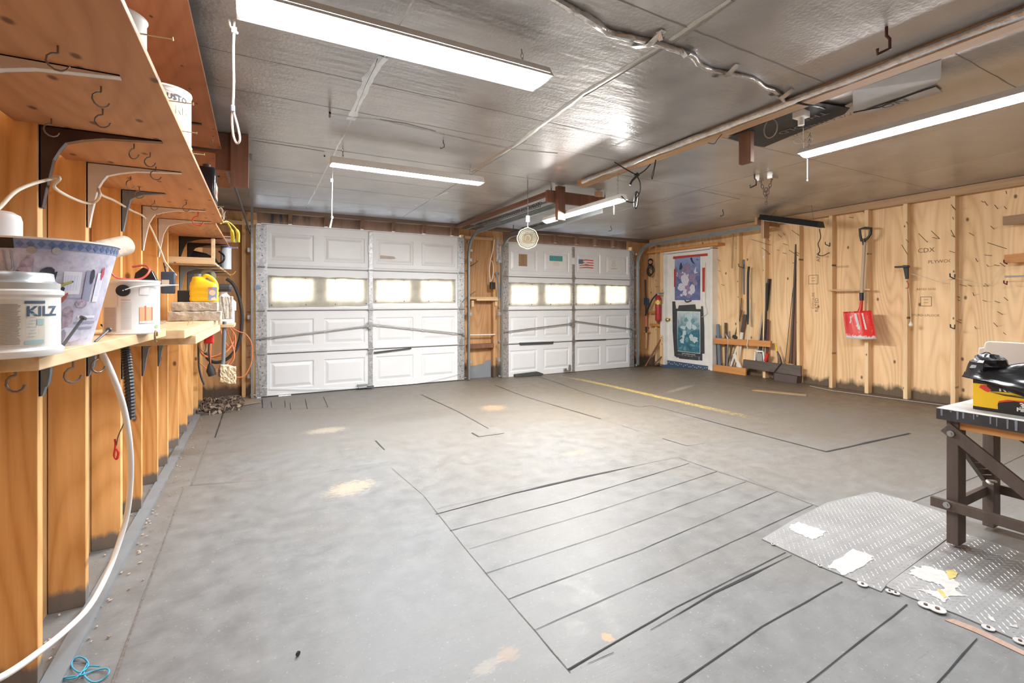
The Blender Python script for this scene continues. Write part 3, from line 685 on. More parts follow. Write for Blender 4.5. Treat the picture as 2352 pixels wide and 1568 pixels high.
# ================================================================ SHOP LIGHTS
def shop_light(name, label, A, B, wdt, body=white_p, lens=None, style='wrap', lit=True, hood=.045, sk=.012):
    A = Vector(A); B = Vector(B); a = (B-A).normalized(); r_ = Vector((a.y, -a.x, 0)).normalized()
    r = T(name, label, 'light', (A+B)/2, 'fluorescent shop lights')
    def P(e, s_, h): return e+r_*s_+Vector((0, 0, h))
    w2 = wdt/2
    prof = [(-w2-.006, -sk), (-w2*.62, hood), (w2*.62, hood), (w2+.006, -sk), (w2+.003, -sk), (w2*.56, hood-.006), (-w2*.56, hood-.006), (-w2-.003, -sk)]
    n = len(prof)
    vs = [P(A, *q) for q in prof]+[P(B, *q) for q in prof]
    MB().add(vs, [(i, (i+1) % n, n+(i+1) % n, n+i) for i in range(n)]).build('housing', body, r)
    for e, sg in ((A, -1), (B, 1)):
        MB().prism([P(e, *q) for q in prof[:4]], a*(.008*sg)).build('end_cap', body, r)
    if style == 'wrap':
        n2 = 9; pr = [(w2*.93*math.cos(math.pi+math.pi*k/(n2-1)), .006+.026*math.sin(math.pi+math.pi*k/(n2-1))) for k in range(n2)]
        a_, b_ = A+a*.006, B-a*.006
        vs = [P(a_, *q) for q in pr]+[P(b_, *q) for q in pr]
        MB().add(vs, [(i, i+1, n2+i+1, n2+i) for i in range(n2-1)]+[tuple(range(n2)), tuple(range(n2, 2*n2))]).build('lens', lens or lamp_m, r)
    else:
        for s_ in ((-w2*.42, w2*.42)):
            MB().cyl(P(A+a*.02, s_, .004), P(B-a*.02, s_, .004), .013, 12).build('tube', lens or lamp_m, r, smooth=40)
    return r, a, r_
Z1 = 2.2
L1, _, _ = shop_light('shop_light', 'largest and nearest shop light, crossing the top of the picture, glowing white', (-.05, 1.91, Z1+.005), (1.195, 1.91, Z1+.005), .175)
MB().chain((1.10, 1.92, Z1+.055), (1.09, 1.92, zc(1.9)-.02)).build('chain', steel, L1)
MB().chain((.03, 1.92, Z1+.045), (.03, 1.92, zc(1.9)-.02)).build('chain', steel, L1)
L2, _, _ = shop_light('shop_light', 'glowing shop light in front of the wide left garage door, with a long pull string', (.50, 3.74, 2.19), (1.72, 3.74, 2.19), .11, lens=lamp_far)
L3, _, _ = shop_light('shop_light', 'small glowing shop light nearest the white wind spinner', (2.80, 4.38, 2.035), (2.80, 3.16, 2.045), .10, lens=lamp_warm, sk=-.002)
MB().chain((2.80, 3.22, 2.10), (2.80, 3.22, zc(3.2)-.06)).build('chain', steel, L3)
L4, _, _ = shop_light('shop_light', 'bright shop light at the upper right, hanging beyond the ceiling beam', (3.44, 1.985, 2.205), (3.44, .55, 2.205), .13, lens=lamp_right, sk=-.001)
L5, _, _ = shop_light('shop_light', 'black unlit shop light hanging before the studs of the right wall', tuple(onX(1752, 503, 5.90)), tuple(onX(1884, 520, 5.84)), .14, body=blackg, lens=offw, lit=False, hood=.06)
MB().chain(onX(1768, 498, 5.89), Vector((5.89, 3.75, 2.33)), .03).build('chain', dsteel, L5); 
MB().tube([onX(1870, 512, 5.84), onX(1864, 470, 5.84)], .002, 5).build('hanger_wire', dsteel, L5)
MB().tube([onX(1754, 498, 5.89), onX(1754, 560, 5.89)], .0018, 5).cyl(onX(1754, 588, 5.89), onX(1754, 592, 5.89), .012, 10).tube([onX(1754, 560, 5.89), onX(1754, 588, 5.89)], .0012, 4).build('pull_string', offw, L5)
for x0, y0, lb in ((.2, -1.1, 'fill shop light added behind the camera on the left, out of the picture'), (3.3, -1.0, 'fill shop light added behind the camera on the right, out of the picture')):
    shop_light('shop_light', lb, (x0, y0, 2.2), (x0+1.24, y0, 2.2), .17, lens=lamp_fill)  # two fixtures added out of view as fill light
# pull strings
def strip(parent, pts, r, mat, nm='pull_string'): return MB().tube(spl(pts), r, 8).build(nm, mat, parent, smooth=60)
strip(L2, [atD(764, 373, 3.92), atD(763, 440, 3.92), atD(762, 500, 3.92)], .004, plastic_w)
p = atD(762, 414, 3.92); MB().cbox(p, (.02, .012, .03)).build('string_knot', plastic_w, L2)
p = atD(763, 500, 3.92); MB().tube([p, atD(758, 523, 3.9)], [.004, .007], 8).cyl(p-Vector((0, 0, .006)), p+Vector((0, 0, .012)), .009, 8).build('string_tassel', plastic_w, L2)
strip(L3, [Vector((2.78, 3.25, 2.03)), Vector((2.78, 3.25, 1.93))], .003, plastic_w)
strip(L4, [atD(1854, 365, 3.3), atD(1854, 410, 3.3)], .003, plastic_w)
p = atD(1854, 411, 3.3); MB().cyl(p, p-Vector((0, 0, .015)), .005, 8).build('string_tassel', plastic_w, L4)
m_ = MB(); m_.tube([atD(1846, 340, 3.3), atD(1845, 290, 3.2), Vector((atD(1845, 285, 3.2).x, atD(1845, 285, 3.2).y, 2.33))], .003, 6); m_.build('power_cord', plastic_w, L4)
for k in (-1, 1):
    c0 = atD(1845, 327, 3.25); q = [c0, c0+sx*.03*k+up*.03, c0+sx*.065*k+up*.02, c0+sx*.05*k-up*.005, c0]
    MB().tube(spl(q), .003, 6).build('cord_loop', plastic_w, L4)
MB().chain(atD(1858, 340, 3.3), Vector((3.42, 1.93, zc(2)-.01))).build('chain', steel, L4)
# rope pull cord of the nearest light
d0 = 1.75; pc = T('pull_cord', 'white rope pull cord with a knotted loop hanging from the nearest light', 'cord', atD(540, 300, d0))
co = [];
A0, A1 = atD(540, -10, d0), atD(538, 62, d0)
MB().chain(A0, A1, .012, .0015, .003).build('bead_chain', offw, pc)
MB().tube(spl([A1, atD(536, 120, d0), atD(537, 190, d0), atD(535, 250, d0)]), .0042, 8).build('rope', plastic_w, pc, smooth=60)
MB().tube(spl([atD(535, 252, d0), atD(533, 275, d0), atD(536, 310, d0), atD(544, 329, d0), atD(551, 320, d0), atD(546, 290, d0), atD(537, 258, d0)]), .0038, 8).build('loop', plastic_w, pc, smooth=60)
MB().tube(spl([atD(526, 46, d0), atD(530, 62, d0), atD(539, 72, d0), atD(546, 76, d0)]), .004, 8).cbox(atD(538, 70, d0), (.016, .014, .02)).build('knot', plastic_w, pc, smooth=60)
MB().cbox(atD(535, 250, d0), (.014, .014, .026)).build('knot', pm('knot_grey', (.3, .32, .36), .7), pc, bev=.003)
# ================================================================ CEILING THINGS
tp = [(1255,-12),(1300,14),(1330,30),(1365,52),(1400,76),(1440,85),(1475,92),(1520,104),(1560,117),(1590,128),(1605,146),(1630,160),(1660,166),(1700,174),(1735,184),(1755,200),(1785,212),(1802,232),(1814,240)]
P = [onC(*q, .012) for q in tp]; Q = spl(P, 4)
m_ = MB().tube(Q, [random.uniform(.016, .021)*(1.25 if 8 < i < 22 else .8 if i > 40 else 1) for i in range(len(Q))], 8, flat=.8, jit=.12)
for a, b_, w_ in (((1455,110),(1525,70),.035), ((1512,72),(1524,84),.02), ((1640,180),(1695,148),.035), ((1768,222),(1822,206),.05), ((1560,112),(1590,120),.03)):
    A, B = onC(*a, .004), onC(*b_, .006); d = (B-A).normalized(); r_ = Vector((-d.y, d.x, 0))*w_/2
    m_.add([A-r_, A+r_, A.lerp(B, .5)+r_-Vector((0, 0, .03)), A.lerp(B, .5)-r_-Vector((0, 0, .03)), B+r_, B-r_], [(0, 1, 2, 3), (3, 2, 4, 5)])
tag(m_.build('taped_cable', foil_tape, smooth=50), 'crumpled foil-taped cable bundle snaking across the ceiling to the beam', 'cable')
MB().tube(spl([onC(1818, 234, .03), onC(1850, 240, .07), onC(1880, 245, .06), onC(1895, 250, .02)]), .006, 6).build('black_cable', black); tag(bpy.data.objects['black_cable'], 'short black cable running over the beam from the taped bundle', 'cable')
# black printed plastic sheet pinned under the ceiling
pts = [(1672,317),(1745,286),(1880,236),(1952,248),(1940,262),(1755,338),(1722,333)]
P = [onC(*q, .012+.01*(i % 2)) for i, q in enumerate(pts)]
bs_ = MB().prism(P, (0, 0, .003)).build('plastic_sheet', pm('sheet_black', (.02, .022, .026), .55, 0, .3)); tag(bs_, 'black plastic sheet with upside-down grey lettering pinned under the ceiling beyond the beam', 'plastic sheet')
prt = pm('faded_print', (.22, .22, .22), .6)
def ctext(s_, px, py, size, d, mat, parent, h=.02, dim=(0, 0)):
    o_ = onC(px, py, h); dx = Vector((d[0], d[1], 0)).normalized(); dy = Vector((dx.y, -dx.x, 0))
    MB().text(s_, size, lambda x, y: o_+dx*x+dy*y).build('lettering', mat, parent)
for s_, px, py, sz in (('THE', 1870, 268, .085), ('WEATHER', 1900, 278, .07), ('OLD', 1817, 298, .085), ('SIVE', 1835, 308, .07)): ctext(s_, px, py, sz, (0, 1), prt, bs_, .026)
# grey panels against the ceiling
P = [onC(*q, .02) for q in ((1960,208),(2162,138),(2160,185),(2120,212),(1960,256))]
g1 = MB().prism([onC(1958,208,.02), onC(2162,137,.02), onC(2162,180,.05), onC(2155,190,.052), onC(2070,222,.05), onC(1960,257,.05)], (0, 0, .012)).build('storage_bin_lid', pm('bin_grey', (.42, .42, .41), .35), bev=.002)
tag(g1, 'smudged grey plastic panel fixed under the ceiling beside the beam', 'panel')
MB().tube([onC(1960,258,.052), onC(2020,246,.052), onC(2080,222,.052), onC(2130,203,.052)], .004, 5).build('torn_edge', rubber, g1)
g2 = MB().prism([onC(1985,256,.012), onC(2150,200,.012), onC(2165,212,.012), onC(1995,263,.012)], (0, 0, .003)).build('sign_board', pm('sign_white', (.55, .54, .52), .5)); tag(g2, 'pale sign board with the letters NO upside down, tucked behind the grey panel', 'sign')
A, B = onC(2062, 236, .014), onC(2150, 206, .014)
ctext('NO', 2054, 238, .085, (0.05, 1), pm('sign_ink', (.12, .12, .13), .6), g2, .016)
MB().prism([onC(1940,243,.02), onC(1965,232,.02), onC(1966,238,.02), onC(1948,248,.02)], (0, 0, .002)).build('foil_scrap', foil_ridge); tag(bpy.data.objects['foil_scrap'], 'scrap of foil curling from the ceiling by the grey panel', 'foil')
# socket
sk = T('ceiling_socket', 'grey ceiling socket box with a white adapter, below the beam by the black sheet', 'socket', onC(1840, 265, .03))
p = onC(1840, 262, .03); MB().cbox(p, (.07, .07, .05)).build('box', offw, sk, bev=.003); MB().cyl(p-Vector((0, 0, .025)), p-Vector((0, 0, .07)), .018, 14).build('adapter', plastic_w, sk, smooth=40)
# ring
c0 = onC(1770, 295, .07); MB().tube([c0+Vector((0, .045*math.cos(k*math.pi/12), .06*math.sin(k*math.pi/12))) for k in range(24)], .004, 6, closed=True).build('rope_ring', pm('rope_grey', (.3, .28, .26), .8)); tag(bpy.data.objects['rope_ring'], 'oval rope ring hanging from the beam in front of the black sheet', 'ring')
# block hanging from the beam
A = onC(1712, 298, .0); m_ = MB().box((A.x-.01, A.y-.045, 2.12), (A.x+.03, A.y+.045, zc(A.y))); o = m_.build('wooden_block', brownwood, bev=.003); tag(o, 'short dark red wooden block hanging from the beam beside the black sheet', 'block')
def ceil_hook(px, py, sz, mat, label, d=None):
    base = onC(px, py, .0) if d is None else atD(px, py, d)
    q = [base, base-Vector((0, 0, .4*sz)), base+sx*(.15*sz)-Vector((0, 0, .55*sz)), base+sx*(.15*sz)-Vector((0, 0, 1.0*sz)), base-sx*(.4*sz)-Vector((0, 0, 1.25*sz)), base-sx*(.4*sz)-Vector((0, 0, 1.0*sz))]
    o = MB().tube(q, .07*sz, 8).build('storage_hook', mat, smooth=50); tag(o, label, 'hook', 'storage hooks screwed under the ceiling'); return o
ceil_hook(2036, 62, .095, pm('dark_red_hook', (.09, .03, .025), .5), 'large dark red storage hook hanging under the ceiling at the upper right')
ceil_hook(1733, 400, .10, rubber, 'small dark hook under the ceiling left of the chain bundle')
ceil_hook(1660, 481, .07, rubber, 'small thin hook under the ceiling above the white door')
ceil_hook(1403, 518, .07, dsteel, 'tiny hook under the ceiling beyond the small shop light')
ceil_hook(1018, 322, .05, dsteel, 'tiny ring hook under the ceiling before the wide garage door')
# chain bundle
cb = T('chain_bundle', 'bundle of dark chain taped under the ceiling in front of the right wall', 'chain', onC(1757, 425, .05))
p0 = onC(1745, 410, .0); p1 = onC(1775, 404, .0)
MB().chain(p0, p0.lerp(p1, .5)-Vector((0, 0, .2)), .04, .004, .011).chain(p1, p0.lerp(p1, .5)-Vector((0, 0, .2)), .04, .004, .011).chain(p0.lerp(p1, .5)-Vector((0, 0, .1)), p0.lerp(p1, .5)-Vector((0, 0, .26)), .04, .004, .011).build('chain', rusty, cb)
MB().cbox(p0-Vector((0, 0, .01)), (.07, .04, .03)).build('foil_tape', foil_tape, cb); MB().cbox(p1-Vector((0, 0, .01)), (.09, .05, .035)).build('foil_tape', foil_tape, cb)
# dark cables by light 3 and light 2
def cords(label, polys, mat, name='hanging_cable', r=.005, grp=None):
    m_ = MB()
    for q in polys: m_.tube(spl(q[0], 5), q[1] if len(q) > 1 else r, 6)
    o = m_.build(name, mat, smooth=60); tag(o, label, 'cable', grp); return o
dz = 3.75
cords('black splitter cable with plugs hanging from the beam beyond the small glowing light', [([atD(q[0], q[1], dz) for q in ((1411,372),(1435,387),(1462,402)) ],), ([atD(q[0], q[1], dz) for q in ((1494,377),(1480,392),(1463,403))],), ([atD(q[0], q[1], dz) for q in ((1463,403),(1470,420),(1470,440),(1464,452))],), ([atD(q[0], q[1], dz) for q in ((1462,405),(1452,415),(1447,425))], .009), ([atD(1458,405,dz), atD(1466,400,dz)], .018),
    ([atD(q[0], q[1], dz) for q in ((1464,440),(1458,460),(1459,478),(1464,470),(1466,445),(1460,442),(1457,470),(1461,480))],), ([atD(q[0], q[1], dz) for q in ((1427,450),(1440,462),(1456,464),(1463,452))],)], black)
cords('thin loop of black cord hanging from the beam', [([atD(q[0], q[1], 3.78) for q in ((1506,366),(1502,385),(1497,405),(1498,411),(1502,395),(1507,366))], .003)], black)
cords('thin wire loop drooping from the beam left of the black sheet', [([atD(q[0], q[1], 3.22) for q in ((1660,306),(1648,320),(1640,330),(1626,328))], .003)], dsteel)
cords('black cord and plug tangled above the light with the long pull string', [([onC(757,258,.02), onC(758,262,.06), atD(756,285,3.7), atD(757,300,3.8)], .006), ([atD(753,303,3.8), atD(751,318,3.8), atD(757,325,3.8)], .017), ([atD(q[0], q[1], 3.8) for q in ((757,325),(765,332),(772,340),(760,336),(748,343),(743,352),(746,360))], .005), ([atD(q[0], q[1], 3.8) for q in ((762,322),(770,330),(775,342))], .010), ([atD(q[0], q[1], 3.8) for q in ((788,302),(780,318),(768,328))], .004), ([atD(772,285,3.8), atD(772,320,3.8)], .003)], black)
MB().chain(Vector((1.62, 3.74, 2.235)), Vector((1.62, 3.74, zc(3.7))), .03).build('chain', steel, L2)
MB().chain(Vector((.58, 3.74, 2.235)), Vector((.58, 3.74, zc(3.7))), .03).build('chain', steel, L2)
p = atD(1375, 495, 5.0); MB().cbox(p, (.07, .05, .05)).build('junction_box', wood('jbox', (.5, .32, .18), (.7, .5, .3), 0, 8)); tag(bpy.data.objects['junction_box'], 'small pale wooden block under the ceiling right of the small shop light', 'block')
bpy.data.objects['junction_box'].location.z = zc(5)-.05
# ================================================================ LEFT SHELVES
def slab(name, pts, z0, z1, mat, parent=None, bev=.0015): return MB().prism([Vector((x, y, z0)) for x, y in pts], (0, 0, z1-z0)).build(name, mat, parent, bev=bev)
def bracket(parent, y, z, L_, mat, drop=.20, x=None, flip=1):
    """pressed-steel shelf bracket: arm out along +X under the board, leg down the stud"""
    x0 = (xl(y)+.0015) if x is None else x; m_ = MB(); hw = .0125
    arm = [(0, .0), (L_, 0), (L_, -.004), (L_*.5, -.017), (L_*.33, -.030), (L_*.2, -.045), (L_*.13+.008, -.065), (L_*.07+.010, -.10), (.013, -drop*.8), (.006, -drop), (0, -drop)]
    vs = [Vector((x0+a, y-hw, z+b_)) for a, b_ in arm]
    m_.prism(vs, (0, .003, 0)); m_.prism([v_+Vector((0, 2*hw-.003, 0)) for v_ in vs], (0, .003, 0))
    m_.box((x0, y-hw, z-drop), (x0+.003, y+hw, z)); m_.box((x0, y-hw, z-.003), (x0+L_, y+hw, z))
    inn = arm[2:]
    for i in range(len(inn)-2):
        a, b_ = inn[i], inn[i+1]; m_.add([(x0+a[0], y-hw, z+a[1]), (x0+a[0], y+hw, z+a[1]), (x0+b_[0], y+hw, z+b_[1]), (x0+b_[0], y-hw, z+b_[1])], [(0, 1, 2, 3)])
    o = m_.build('bracket', mat, parent, smooth=35)
    sc_ = MB()
    for zz in (-.03, -drop*.85): sc_.cyl((x0+.003, y, z+zz), (x0+.006, y, z+zz), .004, 8)
    return o
def cup_hook(parent, p, r=.017, mat=None, ang=0., rad=.0022):
    c_ = Vector((math.cos(ang), math.sin(ang), 0)); q = [p, p-Vector((0, 0, r*.9))]
    for k in range(9):
        a = math.pi/2-.0+(k/8)*1.45*math.pi; q.append(p-Vector((0, 0, r*1.9))+c_*(r*math.cos(a))+Vector((0, 0, r*math.sin(a))))
    return MB().tube(q, rad, 6).build('cup_hook', mat or steelh, parent, smooth=60)
steelh = pm('hook_steel', (.24, .20, .17), .4, .6)
def nail(parent, p, d, L_, mat=None, r=.0016):
    p = Vector(p); q = p+Vector(d).normalized()*L_
    return MB().cyl(p, q, r, 6).cyl(q-Vector(d).normalized()*.001, q+Vector(d).normalized()*.001, r*2.6, 8).build('nail', mat or brassn, parent)
US = 1.698
sh = T('wall_shelf', 'long plywood upper shelf on the left studs with cup hooks screwed underneath', 'shelf', (-.39, 2.0, US))
slab('board', [(-.64, -.6), (-.222, -.6), (-.190, 3.80), (-.62, 3.80)], US, US+.016, ply_shelf, sh)
for y, L_, mt, dr in ((1.44, .30, offw, .25), (1.955, .30, brownm, .25), (2.39, .30, offw, .25), (2.89, .17, bluegrey, .2), (3.32, .30, offw, .25), (3.77, .29, offw, .25)):
    o = bracket(sh, y, US, L_, mt, dr)
    lab(o, {'brown_metal': 'dark brown steel bracket', 'blue_grey_metal': 'blue-grey steel bracket'}.get(mt.name, 'off-white steel bracket'))
for px, py in ((133,105),(232,198),(236,250),(118,272),(308,330),(300,405),(320,430),(358,383),(355,460),(365,475),(428,463),(345,350)): cup_hook(sh, onZ(px, py, US), .018, ang=random.uniform(-.9, .9))
cup_hook(sh, onZ(455, 487, US), .028, redvinyl, .2, .004)['label'] = 'red vinyl-coated hook'
for px, py, L_ in ((322,102,.055),(388,236,.055),(418,298,.04),(440,354,.04),(492,462,.045),(502,481,.04),(508,499,.04)):
    p = onX(px, py, -.205); p.z = US+.008; nail(sh, p, (1, random.uniform(-.1, .1), .03), L_)
u2 = T('wall_shelf', 'shorter upper plywood shelf continuing beyond the long one, black brackets beneath', 'shelf', (-.39, 4.6, US))
slab('board', [(-.62, 3.82), (-.235, 3.82), (-.215, 5.5), (-.60, 5.5)], US-.012, US+.004, ply_shelf, u2)
for y in (4.62, 5.09): lab(bracket(u2, y, US-.012, .30, black, .2), 'black steel bracket')
for px, py in ((514,516),(518,523),(519,527),(517,540),(520,546),(526,551),(527,556)):
    p = onX(px, py, -.225); p.z = US-.004; nail(u2, p, (1, random.uniform(-.2, .2), .03), .075, offw)
TS = 2.205
ts = T('top_shelf', 'reddish plywood top shelf just under the ceiling along the left wall', 'shelf', (-.39, 2.6, TS))
slab('board', [(-.66, -.6), (-.19, -.6), (-.19, 1.52), (-.205, 1.54), (-.205, 3.82), (-.64, 3.82)], TS, TS+.016, redply, ts)
slab('board', [(-.64, 3.92), (-.215, 3.92), (-.20, 5.06), (-.62, 5.06)], TS-.004, TS+.012, redply, ts)
lab(bracket(ts, 1.955, TS, .30, offw, .25), 'off-white steel bracket')
bracket(ts, 3.32, TS, .28, black, .2); bracket(ts, .9, TS, .3, offw, .25); bracket(ts, 4.62, TS-.004, .28, black, .2)
cup_hook(ts, onZ(112+0, 0, TS) if False else Vector((-.24, 3.6, TS)), .018)
cup_hook(ts, Vector((-.27, 1.2, TS)), .03, dsteel)
# lower shelf, three boards
LS = 1.042
ls = T('wall_shelf', 'low pine shelf board at the near left, carrying the paint cans and the picture bucket', 'shelf', (-.5, 2.0, LS))
slab('board', [(-.66, 1.30), (-.50, 1.30), (-.50, 1.455), (-.43, 1.455), (-.352, 2.62), (-.64, 2.62)], LS-.036, LS, pine, ls, .003)
MB().box((-.66, 1.26, LS-.037), (-.50, 1.298, LS-.004)).build('end_cleat', brownwood, ls)
for y in (1.955, 2.39): bracket(ls, y, LS-.036, .12, bluegrey, .13)
for px, py in ((168,842),(226,825),(36,858)): cup_hook(ls, onZ(px, py-14, LS-.036), .02, steelh, random.uniform(-1, 1), .003)
for a, b_ in (((143,795),(176,750)),((218,785),(258,750))):
    P = onX(*a, -.42); Q = onX(*b_, -.40); Q = P+(Q-P).normalized()*.085
    o = MB().cyl(P, Q, .0035, 8).cyl(Q-(Q-P).normalized()*.002, Q+(Q-P).normalized()*.002, .008, 10).build('spike_nail', dsteel, ls, smooth=50)
l2 = T('wall_shelf', 'wide lit pine shelf board with the concrete blocks, beyond the paint can', 'shelf', (-.45, 3.3, 1.03))
slab('board', [(-.64, 2.64), (-.285, 2.64), (-.235, 4.12), (-.62, 4.12)], .992, 1.032, pine, l2, .003)
slab('under_board', [(-.60, 2.86), (-.262, 2.86), (-.225, 4.08), (-.60, 4.08)], .948, .991, pine, l2, .003)
for y in (2.89, 3.32, 3.77): bracket(l2, y, .992 if y < 2.9 else .947, .15, bluegrey, .2)
for px, py in ((358,772),(509,736)): 
    c0 = onX(px, py, -.26); MB().tube([c0+Vector((.0, .016*math.cos(k*.55), .016*math.sin(k*.55))) for k in range(10)], .003, 6).build('eye_hook', offw if px > 400 else kraft, l2, smooth=50)
for px, py in ((430,748),(441,744)): nail(l2, onZ(px, py, 1.034), (.3, .2, 1), .04)
fs_ = T('wall_shelf', 'small low shelf at the far left corner, holding a black case', 'shelf', (-.45, 5.4, 1.45))
slab('board', [(-.64, 4.45), (-.275, 4.45), (-.245, 6.35), (-.60, 6.35)], 1.452, 1.47, pine, fs_)
slab('front_batten', [(-.62, 4.40), (-.28, 4.40), (-.28, 4.44), (-.62, 4.44)], 1.455, 1.505, pine_x, fs_)
MB().box((-.305, 4.42, 1.47), (-.28, 4.46, 1.66)).build('post', pine, fs_, bev=.002)
for y in (4.64, 5.09, 5.5): bracket(fs_, y, 1.451, .28, bluegrey, .26)
lab(cup_hook(fs_, onZ(487, 620, 1.45), .028, dsteel, .3, .002), 'thin steel hook')
MB().tube(spl([Vector((-.245, 6.1, 1.46)), Vector((-.215, 6.1, 1.465)), Vector((-.19, 6.1, 1.50))]), .006, 6).build('yellow_hook', pm('hook_yellow', (.85, .45, .04), .5), fs_)
# ---------------- lathe goods helpers
def cyl_fn(c, r0, r1, h, off=.0006):
    """(angle, height) -> point on a tapered vessel; angle 0 faces the camera"""
    fa = math.atan2(-c[1], -c[0])
    def fn(a, z): rr = r0+(r1-r0)*z/h+off; return Vector((c[0]+rr*math.cos(fa+a), c[1]+rr*math.sin(fa+a), c[2]+z))
    return fn
def patchc(mb, fn, a0, a1, z0, z1, n=10, mi=None):
    if mi is not None: mb.m(mi)
    mb.sheet(lambda u, v_: fn(a0+(a1-a0)*u, z0+(z1-z0)*v_), n, 1)
def blob(mb, fn, ca, cz, ra, rz, mi, n=14, wob=.15, rot=0., lay=1):
    mb.m(mi); pts = []
    for k in range(n):
        th = 2*math.pi*k/n; q = 1+random.uniform(-wob, wob); x = ra*math.cos(th)*q; y = rz*math.sin(th)*q
        pts.append(fn(ca+x*math.cos(rot)-y*math.sin(rot), cz+x*math.sin(rot)+y*math.cos(rot)))
    mb.add(pts+[fn(ca, cz)], [(i, (i+1) % n, n) for i in range(n)])
def ctextc(mb, fn, s_, size, ca, cz, r, mi=0, bold=0.): mb.m(mi); mb.text(s_, size, lambda x, y: fn(ca+x/r, cz+y), bold=bold)
silver = pm('tin_lid', (.56, .60, .62), .3, .55, .05)
labelc = pm('label_cream', (.66, .62, .55), .55, 0, .1, 20)
# can 1 nearest
c1 = (-.497, 1.469, LS); k1 = T('paint_can', 'white plastic can with a wide metal lid and small print, nearest the camera', 'paint can', c1)
MB().lathe(c1, [(.100, 0), (.103, .006), (.103, .014), (.097, .020), (.097, .130), (.103, .136), (.103, .144), (.096, .148)], 48).build('body', plastic_w, k1, smooth=40)
MB().lathe((c1[0], c1[1], c1[2]+.146), [(.096, 0), (.097, .016), (.091, .018), (.087, .022), (.085, .038), (.081, .040), (.0, .040)], 48).build('lid', silver, k1, smooth=40)
fn_ = cyl_fn(c1, .097, .097, .15); fn = lambda a, z: fn_(a, z*.88); m_ = MB(); patchc(m_, fn, -.2, .75, .028, .142, 16, 0); fn2_ = cyl_fn(c1, .097, .097, .15, .0012); fn2 = lambda a, z: fn2_(a, z*.88)
for k in range(30): patchc(m_, fn2, -.16, .30+random.uniform(-.06, .0), .034+k*.0033, .0352+k*.0033, 4, 1)
patchc(m_, fn2, .36, .75, .132, .139, 6, 2); patchc(m_, fn2, .36, .72, .032, .042, 6, 3); patchc(m_, fn2, .58, .72, .078, .094, 3, 3)
ctextc(m_, fn2, 'KILZ', .034, .72, .112, .102, 2, .001)
for k in range(9): patchc(m_, fn2, .40+.03*(k % 3), .55+.02*(k % 2), .05+k*.008, .0515+k*.008, 3, 3)
m_.build('label', [labelc, pm('print_brown', (.20, .16, .13), .7), navy, pm('print_teal', (.35, .50, .52), .6)], k1)
# bucket with a printed winter kitchen scene
c2 = (-.518, 1.775, LS); r0, r1, hb = .102, .163, .278
bk = T('picture_bucket', 'tapered bucket printed with a pale lavender kitchen scene under a blue checked rim band', 'bucket', c2)
lav, t, b = nt('bucket_print'); v = coords(t); n_ = noise_(t, v, 14, 6, .7); n__ = noise_(t, v, 50, 3)
cc = mixc(t, rng(t, n_, .35, .65), (.40, .38, .50), (.66, .65, .76)); cc = mixc(t, rng(t, n__, .55, .75, 0, .5), cc, (.22, .24, .36)); L(t, cc, b.inputs['Base Color']); b.inputs['Roughness'].default_value = .4
MB().lathe(c2, [(r0, 0), (r1, hb), (r1+.004, hb), (r1+.004, hb+.004), (r1-.003, hb+.004), (r1-.006, hb-.01), (r0-.004, .01), (0, .01)], 64).build('body', [lav], bk, smooth=40)
MB().lathe((c2[0], c2[1], c2[2]+hb), [(r1+.002, -.001), (r1+.005, .0), (r1+.005, .004), (r1-.003, .005)], 64, cap=False).build('rim', white_p, bk, smooth=40)
fn = cyl_fn(c2, r0, r1, hb, .0008); fn2 = cyl_fn(c2, r0, r1, hb, .0016); fn3 = cyl_fn(c2, r0, r1, hb, .0024); m_ = MB()
patchc(m_, fn, -1.6, 1.6, hb-.024, hb-.002, 40, 0)
for k in range(26):
    a = -1.5+k*.12; m_.m(1); m_.add([fn2(a, hb-.013), fn2(a+.05, hb-.022), fn2(a+.10, hb-.013), fn2(a+.05, hb-.004)], [(0, 1, 2, 3)])
for a0, a1, z0, z1, mi in ((.28,.55,.14,.20,2),(.62,.78,.12,.205,3),(.85,1.0,.12,.20,2),(.30,.52,.15,.19,4),(.88,.98,.135,.185,4),(.55,1.1,.06,.066,3),(.6,1.05,.045,.051,3),(.6,1.05,.075,.082,2),(-.9,.6,.128,.131,3)): patchc(m_, fn2, a0, a1, z0, z1, 6, mi)
for ca, cz, ra, rz, mi, rot in ((.02,.178,.14,.026,5,.1),(-.28,.17,.18,.04,6,.3),(-.3,.18,.05,.02,7,0),(.0,.150,.20,.020,5,.2),(.22,.148,.09,.016,5,0),(.14,.142,.10,.009,8,.25),(.30,.128,.07,.008,9,.2),(.17,.095,.10,.010,9,.05),(.23,.06,.035,.042,9,.1),(.40,.08,.10,.03,6,0),(.32,.02,.09,.02,3,.2),(.62,.115,.12,.012,6,0),(.96,.20,.035,.018,8,0),(-.6,.12,.3,.03,3,0),(.45,.03,.30,.02,4,0),(-.55,.15,.10,.02,6,0),(.74,.19,.04,.02,5,0)):
    blob(m_, fn3, ca, cz, ra, rz, mi, rot=rot)
m_.tube([fn3(.05, .135), fn3(.15, .15), fn3(.30, .165), fn3(.42, .174)], .0025, 6)
m_.cur = 10; m_.tube([fn3(.04, .137), fn3(.16, .152), fn3(.30, .167), fn3(.40, .173)], .004, 6)
